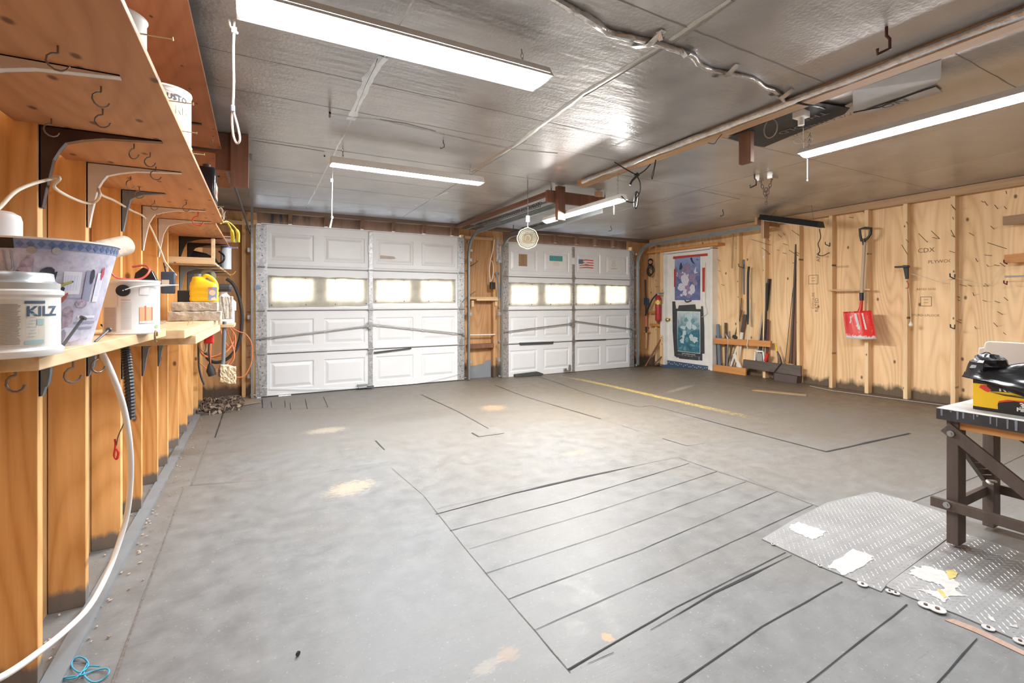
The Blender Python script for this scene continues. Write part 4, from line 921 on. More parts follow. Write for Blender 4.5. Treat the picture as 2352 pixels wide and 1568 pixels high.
pmats = [pm('band_blue', (.22, .28, .46), .4), pm('band_navy', (.11, .16, .32), .4), pm('p_white', (.74, .73, .82), .4), pm('p_slate', (.30, .31, .44), .4), pm('p_lav', (.60, .62, .80), .4), pm('p_dark', (.05, .05, .08), .4, 0, .5, 60), pm('p_mauve', (.38, .31, .40), .4, 0, .5, 80), pm('p_ink', (.08, .10, .16), .4), pm('p_red', (.5, .08, .12), .4), pm('p_sausage', (.42, .12, .10), .4), pm('p_green', (.38, .38, .14), .5)]
m_.build('printed_scene', pmats, bk)
for a in (-.12, .16):
    p = fn(a, hb-.028); d = (p-Vector((c2[0], c2[1], p.z))).normalized(); MB().cyl(p, p+d*.006, .009, 12).build('rivet', steel, bk)
m_ = MB(); patchc(m_, fn3, -.75, -.32, hb-.025, hb+.002, 8, 0); m_.build('clip', blackg, bk, thick=.003)
p = fn3(-.45, hb-.03); q = fn3(-.45, hb-.075); r_ = fn3(-.36, hb-.03)-p; MB().tube([p, q, q+r_*.5-Vector((0, 0, .008)), q+r_, p+r_], .0015, 6).build('clip_wire', steel, bk)
# roll sticking out of the bucket
A = atD(222, 578, 1.66); B = atD(288, 563, 1.78); d = (B-A).normalized()
m_ = MB(); n = 28; w0 = .036; vs = []; uu = d.orthogonal().normalized(); vv = d.cross(uu)
for e, rr in ((A, w0), (B, w0*1.0), (B, w0*.9), (B-d*.05, w0*.88), (B-d*.05, 0)):
    for k in range(n): th = 2*math.pi*k/n; vs.append(e+(uu*math.cos(th)+vv*math.sin(th))*rr)
m_.add(vs, [(i*n+j, i*n+(j+1) % n, (i+1)*n+(j+1) % n, (i+1)*n+j) for i in range(4) for j in range(n)])
tag(m_.build('paint_roller_sleeve', pm('sleeve', (.70, .62, .50), .9, 0, .15, 30, .3), smooth=40), 'cream fuzzy roller sleeve sticking out behind the picture bucket', 'roller sleeve')
wb2 = T('white_bottle', 'white bottle standing in the picture bucket, its shoulder above the rim at the left edge', 'bottle', Vector((atD(-6, 600, 1.27).x, atD(-6, 600, 1.27).y, 1.19)))
pb = Vector((atD(-6, 600, 1.27).x, atD(-6, 600, 1.27).y, 1.19)); MB().lathe(pb, [(.046, 0), (.048, .02), (.048, .19), (.044, .205), (.03, .214), (0, .215)], 24).build('body', plastic_w, wb2, smooth=40)
# can 2
c3 = (-.409, 2.263, LS); k3 = T('paint_can', 'white gallon paint can with a black handle button, between the picture bucket and the blocks', 'paint can', c3)
MB().lathe(c3, [(.086, 0), (.088, .004), (.085, .008), (.085, .190), (.088, .194), (.087, .200), (.081, .200), (.078, .193), (0, .193)], 48).build('body', plastic_w, k3, smooth=40)
fn = cyl_fn(c3, .085, .085, .2, .0008); m_ = MB(); patchc(m_, fn, -1.2, -.55, .012, .10, 8, 0); patchc(m_, fn, -1.2, -.5, .10, .185, 8, 5); fn2 = cyl_fn(c3, .085, .085, .2, .0014)
for k in range(24): patchc(m_, fn2, -1.15, -.6, .014+k*.0036, .0152+k*.0036, 3, 1); patchc(m_, fn2, -.38, -.02, .02+k*.0042, .0212+k*.0042, 3, 2)
patchc(m_, fn2, .25, .75, .048, .10, 6, 3); patchc(m_, fn2, .43, .49, .05, .105, 2, 4); patchc(m_, fn2, .70, .78, .05, .10, 2, 4); patchc(m_, fn2, .25, .95, .04, .049, 6, 6); patchc(m_, fn2, .9, 1.1, .02, .032, 2, 7); patchc(m_, fn2, .25, .6, .145, .175, 4, 5)
patchc(m_, fn2, -.38, -.05, .125, .127, 3, 4)
m_.build('label', [pm('lab_lav', (.58, .54, .60), .5), pm('lab_brown', (.38, .30, .27), .6), pm('lab_grey', (.45, .45, .46), .6), pm('lab_orange', (.80, .46, .26), .5), pm('lab_red', (.60, .18, .12), .5), pm('lab_pale', (.74, .69, .66), .5), paper, pm('lab_green', (.3, .62, .2), .5)], k3)
p = fn(-.28, .160); d = (p-Vector((c3[0], c3[1], p.z))).normalized(); MB().cyl(p, p+d*.010, .021, 20).cyl(p+d*.01, p+d*.013, .008, 10).build('handle_button', blackg, k3, smooth=40)
MB().tube(spl([p+d*.012, fn(.2, .176)+Vector((0, -.01, 0)), fn(.9, .182)+Vector((.01, 0, 0)), fn(1.4, .185)+Vector((.05, 0, 0)), fn(1.7, .186)+Vector((.05, 0, 0)), fn(2.2, .18)]), .0022, 6).build('wire_handle', plastic_w, k3, smooth=60)
m_ = MB().tube(spl([(c3[0]-.055, c3[1]-.06, LS+.235), (c3[0]-.03, c3[1]-.06, LS+.206), (c3[0]+.03, c3[1]-.04, LS+.205), (c3[0]+.055, c3[1]-.02, LS+.235), (c3[0]+.04, c3[1], LS+.258), (c3[0], c3[1], LS+.252)]), .004, 6)
tag(m_.build('red_handled_tool', redvinyl, smooth=60), 'red wire handle lying on the lid of the gallon paint can', 'tool')
m_ = MB().prism([(c3[0]+.0, c3[1]+.02, LS+.202), (c3[0]+.075, c3[1]+.0, LS+.202), (c3[0]+.06, c3[1]+.0, LS+.238), (c3[0]+.03, c3[1]+.01, LS+.252), (c3[0]+.005, c3[1]+.02, LS+.23)], (.0, .05, 0)); m_.build('scraper', blackg, bev=.004)
tag(bpy.data.objects['scraper'], 'small black and grey block on the lid of the gallon paint can', 'tool')
# things on the upper shelf
c4 = (-.285, 2.075, US+.017); k4 = T('paint_can', 'white enamel paint can with a yellow oval label on the long upper shelf', 'paint can', c4)
MB().lathe(c4, [(.082, 0), (.084, .004), (.081, .008), (.081, .185), (.084, .189), (.083, .195), (.076, .195), (.074, .19), (0, .19)], 40).build('body', plastic_w, k4, smooth=40)
fn = cyl_fn(c4, .081, .081, .19, .0008); fn2 = cyl_fn(c4, .081, .081, .19, .0014); m_ = MB()
blob(m_, fn, .46, .105, .50, .036, 0, 24, 0); ctextc(m_, fn2, 'RUSTO', .026, .4, .155, .081, 2, .0005); ctextc(m_, fn2, 'FARM', .040, .45, .115, .081, 1, .001); 
for k in range(4): patchc(m_, fn2, .25, .8, .04+k*.012, .046+k*.012, 4, 3)
m_.build('label', [pm('oval', (.70, .66, .38), .5), pm('farm', (.33, .36, .28), .5), ink, pm('lab_blue', (.5, .55, .62), .5)], k4)
MB().tube(spl([fn(-.5, .17), fn(.1, .172)+Vector((0, -.01, 0)), fn(.8, .165)]), .0014, 5).build('wire_handle', steel, k4)
c5 = (-.268, 1.32, US+.017); k5 = T('tin_can', 'small plain white tin at the near front edge of the upper shelf', 'tin', c5)
MB().lathe(c5, [(.056, 0), (.058, .003), (.055, .006), (.055, .066), (.058, .07), (.054, .072), (.052, .068), (0, .068)], 32).build('body', plastic_w, k5, smooth=40)
c6 = (-.245, 3.22, US+.017); k6 = T('oil_jug', 'black plastic oil jug at the far end of the long upper shelf', 'jug', c6)
m_ = MB(); prof = [(-.13, 0), (.10, 0), (.12, .03), (.12, .15), (.07, .195), (-.02, .21), (-.09, .20), (-.13, .14)]
m_.prism([(c6[0]-.035, c6[1]+y, c6[2]+z) for y, z in prof], (.085, 0, 0)); m_.build('body', blackg, k6, bev=.012, smooth=50)
m_ = MB().m(0).box((c6[0]+.0505, c6[1]-.10, c6[2]+.03), (c6[0]+.052, c6[1]+.05, c6[2]+.115)).m(1).box((c6[0]+.0521, c6[1]-.08, c6[2]+.05), (c6[0]+.053, c6[1]+.03, c6[2]+.08)); m_.build('label', [pm('lab_tan', (.6, .5, .42), .5), pm('lab_rust', (.4, .15, .1), .5)], k6)
MB().cyl((c6[0], c6[1]+.02, c6[2]+.2), (c6[0], c6[1]+.02, c6[2]+.235), .02, 14).build('cap', rubber, k6, smooth=40)
m_ = MB()
for dx, y0 in ((0, 4.02), (.035, 4.0)): m_.tube(spl([(-.215, y0-.12, US+.01), (-.18+dx*.3, y0-.08, US+.03), (-.15+dx, y0, US-.02), (-.145+dx, y0+.02, US-.10)]), [.005]*12+[.012]*7, 6)
tag(m_.build('yellow_jump_cord', pm('cord_yellow', (.62, .52, .05), .5), smooth=60), 'pair of yellow cord ends hanging over the edge of the upper shelves', 'cord')
g_ = MB().sheet(lambda u, v_: Vector((-.22+.04*u, 3.55+.25*v_, US+.02+.04*math.sin(3*u+5*v_)*u+.02)), 8, 8); tag(g_.build('crumpled_bag', clear, smooth=60, thick=.002), 'crumpled clear bag on the far end of the long upper shelf', 'bag')
# black case on the far shelf, bottle, roll
m_ = MB(); cc_ = Vector((-.42, 5.1, 1.47)); prof = [(-.13, 0), (.13, 0), (.13, .04), (.10, .09), (.03, .13), (-.06, .15), (-.13, .15)]
m_.prism([(cc_.x+x, cc_.y, cc_.z+z) for x, z in prof], (0, .30, 0)); bc = m_.build('black_case', blackg, bev=.02, smooth=60); tag(bc, 'glossy black moulded case on the far low shelf of the left wall', 'case')
MB().tube(spl([(-.30, 5.08, 1.50), (-.255, 5.05, 1.53), (-.25, 5.05, 1.58), (-.29, 5.07, 1.62)]), .008, 6).build('handle', blackg, bc, smooth=60)
c7 = (-.245, 5.3, 1.471); k7 = T('caulk_tube', 'pale blue-capped bottle standing at the front of the far low shelf', 'bottle', c7)
MB().lathe(c7, [(.045, 0), (.045, .20), (.04, .205)], 24).build('body', pm('pale_blue', (.62, .68, .72), .4), k7, smooth=40); MB().lathe((c7[0], c7[1], c7[2]+.205), [(.046, 0), (.046, .012), (0, .014)], 24).build('cap', pm('cap_blue', (.12, .25, .6), .4), k7, smooth=40)
c8 = Vector((-.36, 4.9, 1.385)); tr_ = T('tape_roll', 'dusty tape roll hanging under the far low shelf behind the yellow jug', 'tape roll', c8)
MB().lathe(c8+Vector((0, -.03, 0)), [(.03, 0), (.058, 0), (.058, .05), (.03, .05), (.03, 0)], 28, axis=(0, 1, 0), cap=False).build('roll', pm('tape_khaki', (.30, .29, .22), .7), tr_, smooth=40)
m_ = MB(); m_.text('SS', .045, lambda x, y: Vector((c8.x+.015+x*.6, c8.y-.0315, c8.z+.015+y))); m_.build('lettering', ink, tr_)
# concrete blocks and jugs
def rough_block(x0, y0, z0, x1, y1, z1, label, tilt=0.):
    m_ = MB(); nx, ny, nz = 10, 4, 3
    b_ = bmesh_box(x0, y0, z0, x1, y1, z1, nx, ny, nz)
    o = MB(); o.v = b_[0]; o.f = b_[1]; o.mi = [0]*len(o.f)
    for v_ in o.v: v_ += Vector([random.uniform(-.0025, .0025) for _ in range(3)])
    oo = o.build('concrete_block', conc, bev=.004); tag(oo, label, 'block'); return oo
def bmesh_box(x0, y0, z0, x1, y1, z1, nx, ny, nz):
    import bmesh
    bm_ = bmesh.new(); bmesh.ops.create_cube(bm_, size=1)
    for ax, n in ((0, nx), (1, ny), (2, nz)):
        for k in range(1, n):
            co = [0, 0, 0]; no = [0, 0, 0]; co[ax] = -.5+k/n; no[ax] = 1
            bmesh.ops.bisect_plane(bm_, geom=bm_.verts[:]+bm_.edges[:]+bm_.faces[:], plane_co=co, plane_no=no)
    bm_.verts.ensure_lookup_table(); bm_.verts.index_update()
    vs = [Vector((x0+(v_.co.x+.5)*(x1-x0), y0+(v_.co.y+.5)*(y1-y0), z0+(v_.co.z+.5)*(z1-z0))) for v_ in bm_.verts]
    fs = [tuple(q.index for q in f_.verts) for f_ in bm_.faces]; bm_.free(); return vs, fs
rough_block(-.50, 3.78, 1.034, -.205, 3.92, 1.096, 'lower of the two stacked flat concrete blocks under the yellow jug')
rough_block(-.485, 3.79, 1.099, -.225, 3.93, 1.158, 'upper of the two stacked flat concrete blocks, directly under the yellow jug')
rough_block(-.23, 4.05, 1.034, -.145, 4.16, 1.20, 'rough upright concrete chunk right of the stacked blocks')
cj = Vector((-.305, 3.86, 1.160)); jg = T('detergent_jug', 'bright yellow ribbed plastic jug with a grey cap standing on the concrete blocks', 'jug', cj)
def rr(hw, hd, n=6, r=.03):
    out = []
    for cx_, cy_, a0 in ((hw-r, hd-r, 0), (-hw+r, hd-r, 90), (-hw+r, -hd+r, 180), (hw-r, -hd+r, 270)):
        for k in range(n): a = math.radians(a0+90*k/(n-1)); out.append((cx_+r*math.cos(a), cy_+r*math.sin(a)))
    return out
def loft(levels, c_, n=6):
    vs = []; cnt = 0
    for (z, hw, hd, r, ox) in levels:
        ring = rr(hw, hd, n, min(r, hw*.99, hd*.99)); cnt = len(ring); vs += [Vector((c_.x+ox+x, c_.y+y, c_.z+z)) for x, y in ring]
    k = len(levels); return vs, [(i*cnt+j, i*cnt+(j+1) % cnt, (i+1)*cnt+(j+1) % cnt, (i+1)*cnt+j) for i in range(k-1) for j in range(cnt)]+[tuple(range(cnt))[::-1], tuple((k-1)*cnt+j for j in range(cnt))]
lv = [(0, .078, .05, .03, 0)]
for k in range(1, 13): lv.append((k*.0095, .083-(.003 if k % 4 in (0,) else 0), .056-(.003 if k % 4 == 0 else 0), .035, 0))
lv += [(.128, .078, .052, .04, -.003), (.142, .050, .045, .04, -.022), (.155, .038, .035, .03, -.034), (.170, .030, .028, .028, -.038), (.172, .018, .018, .018, -.038), (.178, .018, .018, .018, -.038)]
vs, fs = loft(lv, cj); MB().add(vs, fs).build('body', yellow, jg, smooth=60)
MB().tube(spl([cj+Vector((-.01, 0, .155)), cj+Vector((.005, 0, .178)), cj+Vector((.03, 0, .172)), cj+Vector((.058, 0, .145)), cj+Vector((.072, 0, .11))]), .013, 10).build('handle', yellow, jg, smooth=60)
MB().cyl(cj+Vector((-.038, 0, .174)), cj+Vector((-.038, 0, .190)), .021, 18).build('cap', pm('cap_grey', (.16, .17, .20), .5), jg, smooth=40)
m_ = MB(); P0 = cj+Vector((.026, -.0575, .012)); 
m_.m(0).add([P0, P0+Vector((.048, .001, 0)), P0+Vector((.052, .002, .088)), P0+Vector((0, 0, .088))], [(0, 1, 2, 3)])
q = P0+Vector((.024, -.0012, .05)); m_.m(1).add([q+Vector((.019*math.cos(k*.45), .0004*math.cos(k*.45), .019*math.sin(k*.45))) for k in range(14)], [tuple(range(14))])
q = P0+Vector((.024, -.002, .05)); m_.m(2).add([q+Vector((.012*math.cos(k*.45), 0, .007*math.sin(k*.45))) for k in range(14)], [tuple(range(14))])
q = P0+Vector((.0, -.001, .075)); m_.m(3).add([q, q+Vector((.022, 0, 0)), q+Vector((.022, 0, .012)), q+Vector((0, 0, .012))], [(0, 1, 2, 3)])
m_.m(4).add([P0+Vector((.015, -.001, 0)), P0+Vector((.048, .0, 0)), P0+Vector((.04, .0, .022)), P0+Vector((.018, -.001, .014))], [(0, 1, 2, 3)])
m_.build('label', [pm('lab_blue2', (.33, .38, .66), .5), pm('lab_yel', (.92, .72, .40), .5), pm('lab_w2', (.8, .74, .7), .5), pm('lab_red2', (.72, .2, .16), .5), paper], jg)
cw = Vector((-.20, 4.42, .99)); wj = T('spray_jug', 'white plastic jug with a pointed nozzle behind the rough concrete chunk', 'jug', cw)
vs, fs = loft([(0, .055, .045, .02, 0), (.10, .055, .045, .02, 0), (.101, .065, .05, .02, 0), (.17, .065, .05, .02, 0), (.20, .045, .04, .03, -.01), (.235, .025, .025, .02, -.02), (.25, .025, .025, .02, -.02)], cw); MB().add(vs, fs).build('body', plastic_w, wj, smooth=35)
MB().tube([cw+Vector((-.02, 0, .25)), cw+Vector((-.02, 0, .265)), cw+Vector((-.02, 0, .30))], [.018, .010, .003], 12).build('nozzle', plastic_w, wj, smooth=40)
MB().box((-.34, 4.2, .965), (-.14, 4.55, .988)).build('ledge_board', pine_x, bev=.002); tag(bpy.data.objects['ledge_board'], 'short pine ledge board under the white nozzle jug', 'board')
MB().cbox((-.24, 4.45, 1.27), (.16, .16, .06)).build('black_holder', rubber, bev=.02); tag(bpy.data.objects['black_holder'], 'black bracket holder under the far low shelf, carrying the hose', 'holder')
# blue items behind
def bx(name, label, cat, a, b_, mat, bev=.003): o = MB().box(a, b_).build(name, mat, bev=bev); tag(o, label, cat); return o
A = onY(394, 737, 3.2); bx('blue_box', 'bright blue box edge standing on the shelf behind the grey bracket', 'box', (-.60, 3.20, 1.034), (-.545, 3.30, 1.15), blue)
bb = T('blue_tool_pack', 'dark blue packaged tool hanging from the studs left of the yellow jug', 'package', (-.53, 3.86, 1.20))
MB().box((-.545, 3.84, 1.215), (-.47, 3.88, 1.36)).build('pack', navy, bb, bev=.006); MB().box((-.54, 3.836, 1.265), (-.50, 3.839, 1.305)).build('label', paper, bb); MB().tube([(-.52, 3.86, 1.36), (-.53, 3.86, 1.42)], .006, 6).build('strap', black, bb)
bx('black_charger', 'black charger box behind the yellow jug', 'charger', (-.475, 4.0, 1.034), (-.38, 4.08, 1.24), rubber, .006)
bx('metal_tray', 'thin pale metal trays lying flat left of the concrete blocks', 'tray', (-.60, 3.2, 1.034), (-.47, 3.5, 1.050), foil_ridge, .002)
# ---------------- cables and hoses, left
def thing_tube(name, label, cat, pts, r, mat, n=8, k=6): o = MB().tube(spl(pts, k), r, n).build(name, mat, smooth=60); tag(o, label, cat); return o
thing_tube('white_cable', 'off-white cable draped over the upper shelf brackets along the left studs', 'cable', [onX(q[0], q[1], q[2]) for q in ((-30,500,-.55),(0,475,-.55),(35,440,-.55),(75,422,-.548),(112,412,-.54),(132,406,-.52),(136,412,-.51),(124,428,-.545),(150,447,-.55),(190,464,-.55),(215,465,-.53),(229,450,-.50),(226,434,-.52),(234,448,-.545),(262,460,-.55),(300,482,-.545),(330,497,-.54),(345,520,-.535),(358,548,-.53),(372,582,-.52),(380,602,-.51),(398,624,-.50),(405,632,-.50))], .0048, cream)
thing_tube('white_hose', 'long white hose hanging from the low shelf and curving down past the near studs', 'hose', [atD(*q) for q in ((216,790,1.62),(235,812,1.62),(262,870,1.64),(285,940,1.70),(298,1020,1.75),(300,1100,1.82),(292,1180,1.86),(272,1250,1.84),(245,1320,1.78),(205,1392,1.66),(150,1448,1.52),(85,1500,1.38),(20,1545,1.27),(-40,1575,1.2))], .0095, plastic_w, 10)
P = spl([atD(*q) for q in ((252,762,1.80),(272,768,1.78),(286,795,1.77),(293,840,1.77),(298,900,1.77),(300,962,1.77))], 16)
m_ = MB().tube(P, [.013 if i % 2 else .0165 for i in range(len(P))], 10); tag(m_.build('corrugated_tube', black, smooth=20), 'black corrugated cable sleeve hanging from the low shelf beside the white hose', 'sleeve')
thing_tube('black_wire', 'short black wire on top of the low shelf leading into the corrugated sleeve', 'wire', [atD(232,745,1.79), atD(244,757,1.79), atD(256,766,1.80)], .003, black)
rc = T('test_clip', 'red insulated clip dangling on a thin grey wire beside the white hose', 'clip', atD(267, 1050, 1.8))
MB().tube(spl([atD(288,960,1.79), atD(281,980,1.8), atD(272,1000,1.8), atD(267,1022,1.8)]), .0022, 6).build('wire', dsteel, rc)
MB().tube(spl([atD(264,1008,1.8), atD(265,1025,1.8), atD(262,1045,1.8), atD(268,1054,1.8), atD(272,1040,1.8), atD(268,1030,1.8)]), .004, 6).build('clip', red, rc, smooth=60)
# corner: hose, cord, brush, plug, clamps
thing_tube('black_hose', 'thick black hose hanging in a loop in the corner left of the wide garage door', 'hose', [onY(q[0], q[1], q[2]) for q in ((520,640,5.7),(535,652,5.7),(548,680,5.7),(556,720,5.7),(554,762,5.7),(543,800,5.7),(520,825,5.7),(495,832,5.7),(478,824,5.7),(472,810,5.7))], .016, rubber, 10)
oc = [onY(q[0], q[1], 5.6) for q in ((502,745),(520,790),(538,800),(540,770),(525,748),(545,760),(565,768),(578,790),(578,830),(562,862),(540,866),(520,860))]
m_ = MB().tube(spl(oc), .0065, 6)
for q in (((505,742),(512,760),(480,765),(460,790),(465,812),(490,820),(520,808),(540,775),(528,752)), ((455,800),(470,818),(500,815),(530,790),(535,760)), ((460,835),(480,848),(510,846),(530,825),(540,800)), ((485,755),(484,800),(483,835)), ((470,845),(500,852),(530,835),(538,808),(520,755))): m_.tube(spl([onY(a, b_, 5.6+random.uniform(-.05, .05)) for a, b_ in q]), .0065, 6)
tag(m_.build('extension_cord', orange, smooth=60), 'orange extension cord looped loosely in the far left corner', 'cord')
br = T('hanging_brush', 'long grey-handled brush with pale bristles hanging below the end of the low shelf', 'brush', onY(515, 860, 4.22))
MB().tube([onY(516,738,4.22), onY(514,790,4.22), onY(513,830,4.22), onY(507,850,4.22), onY(506,864,4.22)], [.0145, .0135, .0125, .018, .015], 10).build('handle', pm('grey_handle', (.16, .18, .21), .5), br, smooth=60)
P0 = onY(524, 858, 4.22); o = MB(); vs, fs = bmesh_box(P0.x-.047, 4.17, P0.z-.063, P0.x+.05, 4.26, P0.z+.063, 9, 6, 9); o.v = [v_+Vector([random.uniform(-.004, .004) for _ in range(3)])-Vector((0, 0, (v_.x-P0.x)*.3)) for v_ in vs]; o.f = fs; o.mi = [0]*len(fs); o.build('bristles', grate, br)
thing_tube('power_strip_cord', 'thin black rod-like cable hanging left of the orange cord', 'cable', [onY(456,780,4.1), onY(456,800,4.1), onY(457,840,4.1), onY(462,865,4.1), onY(469,883,4.1)], .007, rubber)
m_ = MB().tube([onY(482,835,5.5), onY(484,850,5.5), onY(488,862,5.5)], [.015, .04, .035], 12).tube(spl([onY(482,836,5.5), onY(479,800,5.0), onY(484,768,4.3), Vector((-.29, 4.05, .95))]), .006, 6); tag(m_.build('black_plug', rubber, smooth=50), 'chunky black plug hanging among the orange cord loops', 'plug')
cl = T('spring_clamp', 'red and silver clamp hooked under the low shelf in the far corner', 'clamp', onY(475, 775, 4.05))
MB().tube([onY(455,775,4.05), onY(472,762,4.05), onY(488,756,4.05)], [.010, .014, .010], 8).tube(spl([onY(485,757,4.05), onY(493,758,4.05), onY(494,763,4.05)]), .006, 6).build('jaw', steel, cl, smooth=50)
MB().cbox(onY(480,778,4.05), (.062, .03, .07)).build('red_grip', red, cl, bev=.012)
MB().tube(spl([onY(455,782,4.05), onY(460,800,4.05), onY(470,808,4.05), onY(474,798,4.05), onY(470,785,4.05)]), .007, 6).build('loop', kraft, cl, smooth=50)
# debris in the corner
deb = MB(); random.seed(21)
for k in range(330):
    p = Vector((random.uniform(-.52, -.12), random.uniform(5.75, 6.5), 0)); s_ = random.uniform(.008, .035)
    p.z = random.uniform(0, .05)*(1-abs(p.x+.35)*2); M_ = Matrix.Rotation(random.uniform(0, 6), 3, Vector((random.random(), random.random(), random.random())).normalized())
    deb.m(random.randrange(3)).cbox(p+Vector((0, 0, .01)), (s_*1.6, s_*.8, s_*.25), M_)
o = deb.build('debris_pile', [pm('deb1', (.16, .11, .08), .9), pm('deb2', (.30, .24, .18), .9), pm('deb3', (.08, .06, .05), .9)]); tag(o, 'pile of dead leaves, wood chips and dirt in the far left corner', 'debris', kind='stuff')
chips = MB()
for k in range(420):
    y = random.uniform(1.2, 5.6); p = Vector((xl(y)+random.uniform(-.07, .20)*random.random()+.0, y, .006)); s_ = random.uniform(.002, .006)
    M_ = Matrix.Rotation(random.uniform(0, 6), 3, 'Z'); chips.m(random.randrange(2)).cbox(p, (s_*2, s_, s_*.5), M_)
o = chips.build('sawdust', [pm('chip1', (.55, .47, .38), .9), pm('chip2', (.3, .25, .2), .9)]); tag(o, 'scattered sawdust and grit along the foot of the left studs', 'sawdust', kind='stuff')
for k, (a, b_, c_, d) in enumerate((((486,916),(570,905),(600,925),(517,938)), ((492,908),(548,895),(572,902),(510,914)), ((505,913),(556,905),(575,909.5),(525,918)))):
    P = [onF(*q) for q in (a, b_, c_, d)]; o = MB().prism([p+Vector((0, 0, .004+.010*k)) for p in P], (0, 0, .010)).build('rotten_board', wood('rotten%d' % k, (.16, .12, .09), (.34, .27, .20), 0, 14), bev=.002)
    tag(o, ('front grey splintered board on the floor at the foot of the left door track', 'middle grey splintered board on the floor at the foot of the left door track', 'rear grey splintered board against the back wall at the left door track')[k], 'board')
s_ = [(170,1512),(180,1508),(195,1512),(203,1525),(195,1538),(180,1543),(165,1530),(168,1515),(185,1508),(200,1520),(190,1540),(175,1555),(150,1560),(148,1556),(185,1550),(215,1540),(245,1535),(250,1545),(235,1560),(215,1566),(200,1558),(192,1545),(205,1530),(230,1530)]
thing_tube('blue_string', 'tangled bright blue string on the floor at the bottom left', 'string', [onF(a, b_, .004+.004*(i % 3)) for i, (a, b_) in enumerate(s_)], .0022, pm('string_blue', (.06, .38, .58), .6))
# ================================================================ PIER BETWEEN THE DOORS
YP = 6.60
sh2 = T('pier_shelf', 'little wooden shelf between the two garage doors', 'shelf', onY(1109, 690, YP))
a, b_ = onY(1079, 683, 6.5), onY(1145, 687, 6.5); MB().box((a.x, 6.5, b_.z-.002), (b_.x, 6.61, a.z+.01)).build('board', pine_x, sh2, bev=.002)
a = onY(1086, 690, 6.5); MB().box((a.x-.02, 6.5, a.z-.09), (a.x+.02, 6.55, a.z)).build('cleat', pine_x, sh2); a = onY(1140, 690, 6.5); MB().box((a.x-.02, 6.5, a.z-.08), (a.x+.02, 6.58, a.z)).build('cleat', pine_x, sh2)
a, b_ = onY(1095, 686, 6.46), onY(1144, 688, 6.46); MB().box((a.x, 6.46, b_.z-.015), (b_.x, 6.5, a.z)).build('front_strip', pine_x, sh2)
a, b_ = onY(1076, 769, 6.5), onY(1137, 768, 6.5); o = MB().cyl(a, b_, .010, 10).build('dowel', offw, smooth=50); tag(o, 'white horizontal rail between the two garage doors', 'rail')
a, b_ = onY(1076, 791, 6.52), onY(1134, 798, 6.52); o = MB().box((a.x, 6.51, b_.z), (b_.x, 6.60, a.z)).build('brown_board', brownwood, bev=.003); tag(o, 'dark brown board fixed across between the two garage doors', 'board')
a = onY(1074, 790, 6.48); o = T('glue_tube', 'small red and blue tube on the brown board between the garage doors', 'tube', onY(1074, 800, 6.48)); MB().cyl(a, onY(1074, 798, 6.48), .012, 8, .016).build('body', red, o); MB().cyl(onY(1074, 797, 6.48), onY(1075, 801, 6.48), .015, 8).build('cap', blue, o)
ad = T('power_adapter', 'black power adapter hanging on white cords between the garage doors', 'adapter', onY(1131, 665, 6.48))
MB().cbox(onY(1131, 656, 6.46), (.075, .06, .105)).build('body', black, ad, bev=.008)
MB().tube(spl([onY(1126, 647, 6.46), onY(1124, 620, 6.46), onY(1127, 595, 6.46), onY(1132, 575, 6.46), onY(1136, 550, 6.46)]), .006, 6).tube(spl([onY(1129, 646, 6.46), onY(1133, 625, 6.46), onY(1132, 605, 6.46), onY(1129, 598, 6.46)]), .005, 6).build('cord', plastic_w, ad, smooth=60)
th = lambda *q: [onY(a, b_, 6.46) for a, b_ in q]
thing_tube('grey_strap', 'grey and black strap hanging from a nail beside the farther garage door track', 'strap', th((1139,625),(1143,640),(1146,665),(1147,685)), .012, bluegrey)
MB().tube(th((1062,694),(1072,682),(1092,669)), .006, 6).build('stick', dsteel); tag(bpy.data.objects['stick'], 'thin dark rod leaning across the pier shelf', 'rod')
thing_tube('bent_wire', 'bent wire hook sticking out of the plywood between the garage doors', 'hook', [onY(1078, 610, 6.6), onY(1084, 610, 6.5), onY(1092, 604, 6.5), onY(1097, 600, 6.5), onY(1094, 599, 6.5)], .005, rusty)
a = onY(1083, 575, 6.615); o = MB().cbox(a, (.035, .004, .035)).build('tag_label', paper); tag(o, 'tiny white square label at the top of the plywood between the doors', 'label')
a = onY(1143, 575, 6.49); o = MB().box((a.x-.02, 6.48, onY(1143, 601, 6.49).z), (a.x+.025, 6.49, 2.14)).build('track_bracket', galv, bev=.002); tag(o, 'upright galvanised bracket plate beside the farther garage door track', 'bracket')
P = [onY(*q, 6.617) for q in ((1077,872),(1077,841),(1095,838),(1113,834),(1115,828),(1124,826),(1130,823),(1131,872))]; MB().prism(P, (0, .004, 0)).build('paint_patch', grey_p, wb_)
# ================================================================ PAPERS ON DOOR 2
def paperthing(name, label, tl, br, mats, draw, cat='poster', Yp=6.497):
    A = onY(*tl, Yp); B = onY(*br, Yp); A = Vector((A.x, Yp, A.z)); B = Vector((B.x, Yp, B.z)); W_, H_ = B.x-A.x, A.z-B.z
    m_ = MB(); m_.m(0).box((A.x, Yp, B.z), (B.x, Yp+.003, A.z))
    fn = lambda u, v_, k=1: Vector((A.x+u*W_, Yp-.0008*k, A.z-v_*H_))
    def rect(u0, v0, u1, v1, mi, k=1): m_.m(mi).add([fn(u0, v0, k), fn(u1, v0, k), fn(u1, v1, k), fn(u0, v1, k)], [(0, 1, 2, 3)])
    def txt(s_, u, v_, size, mi, k=2): m_.m(mi).text(s_, size*H_, lambda x, y: fn(u, v_, k)+Vector((x*.85, 0, y)))
    draw(rect, txt, m_, fn); o = m_.build(name, mats); tag(o, label, cat, 'papers stuck on the farther garage door'); return o
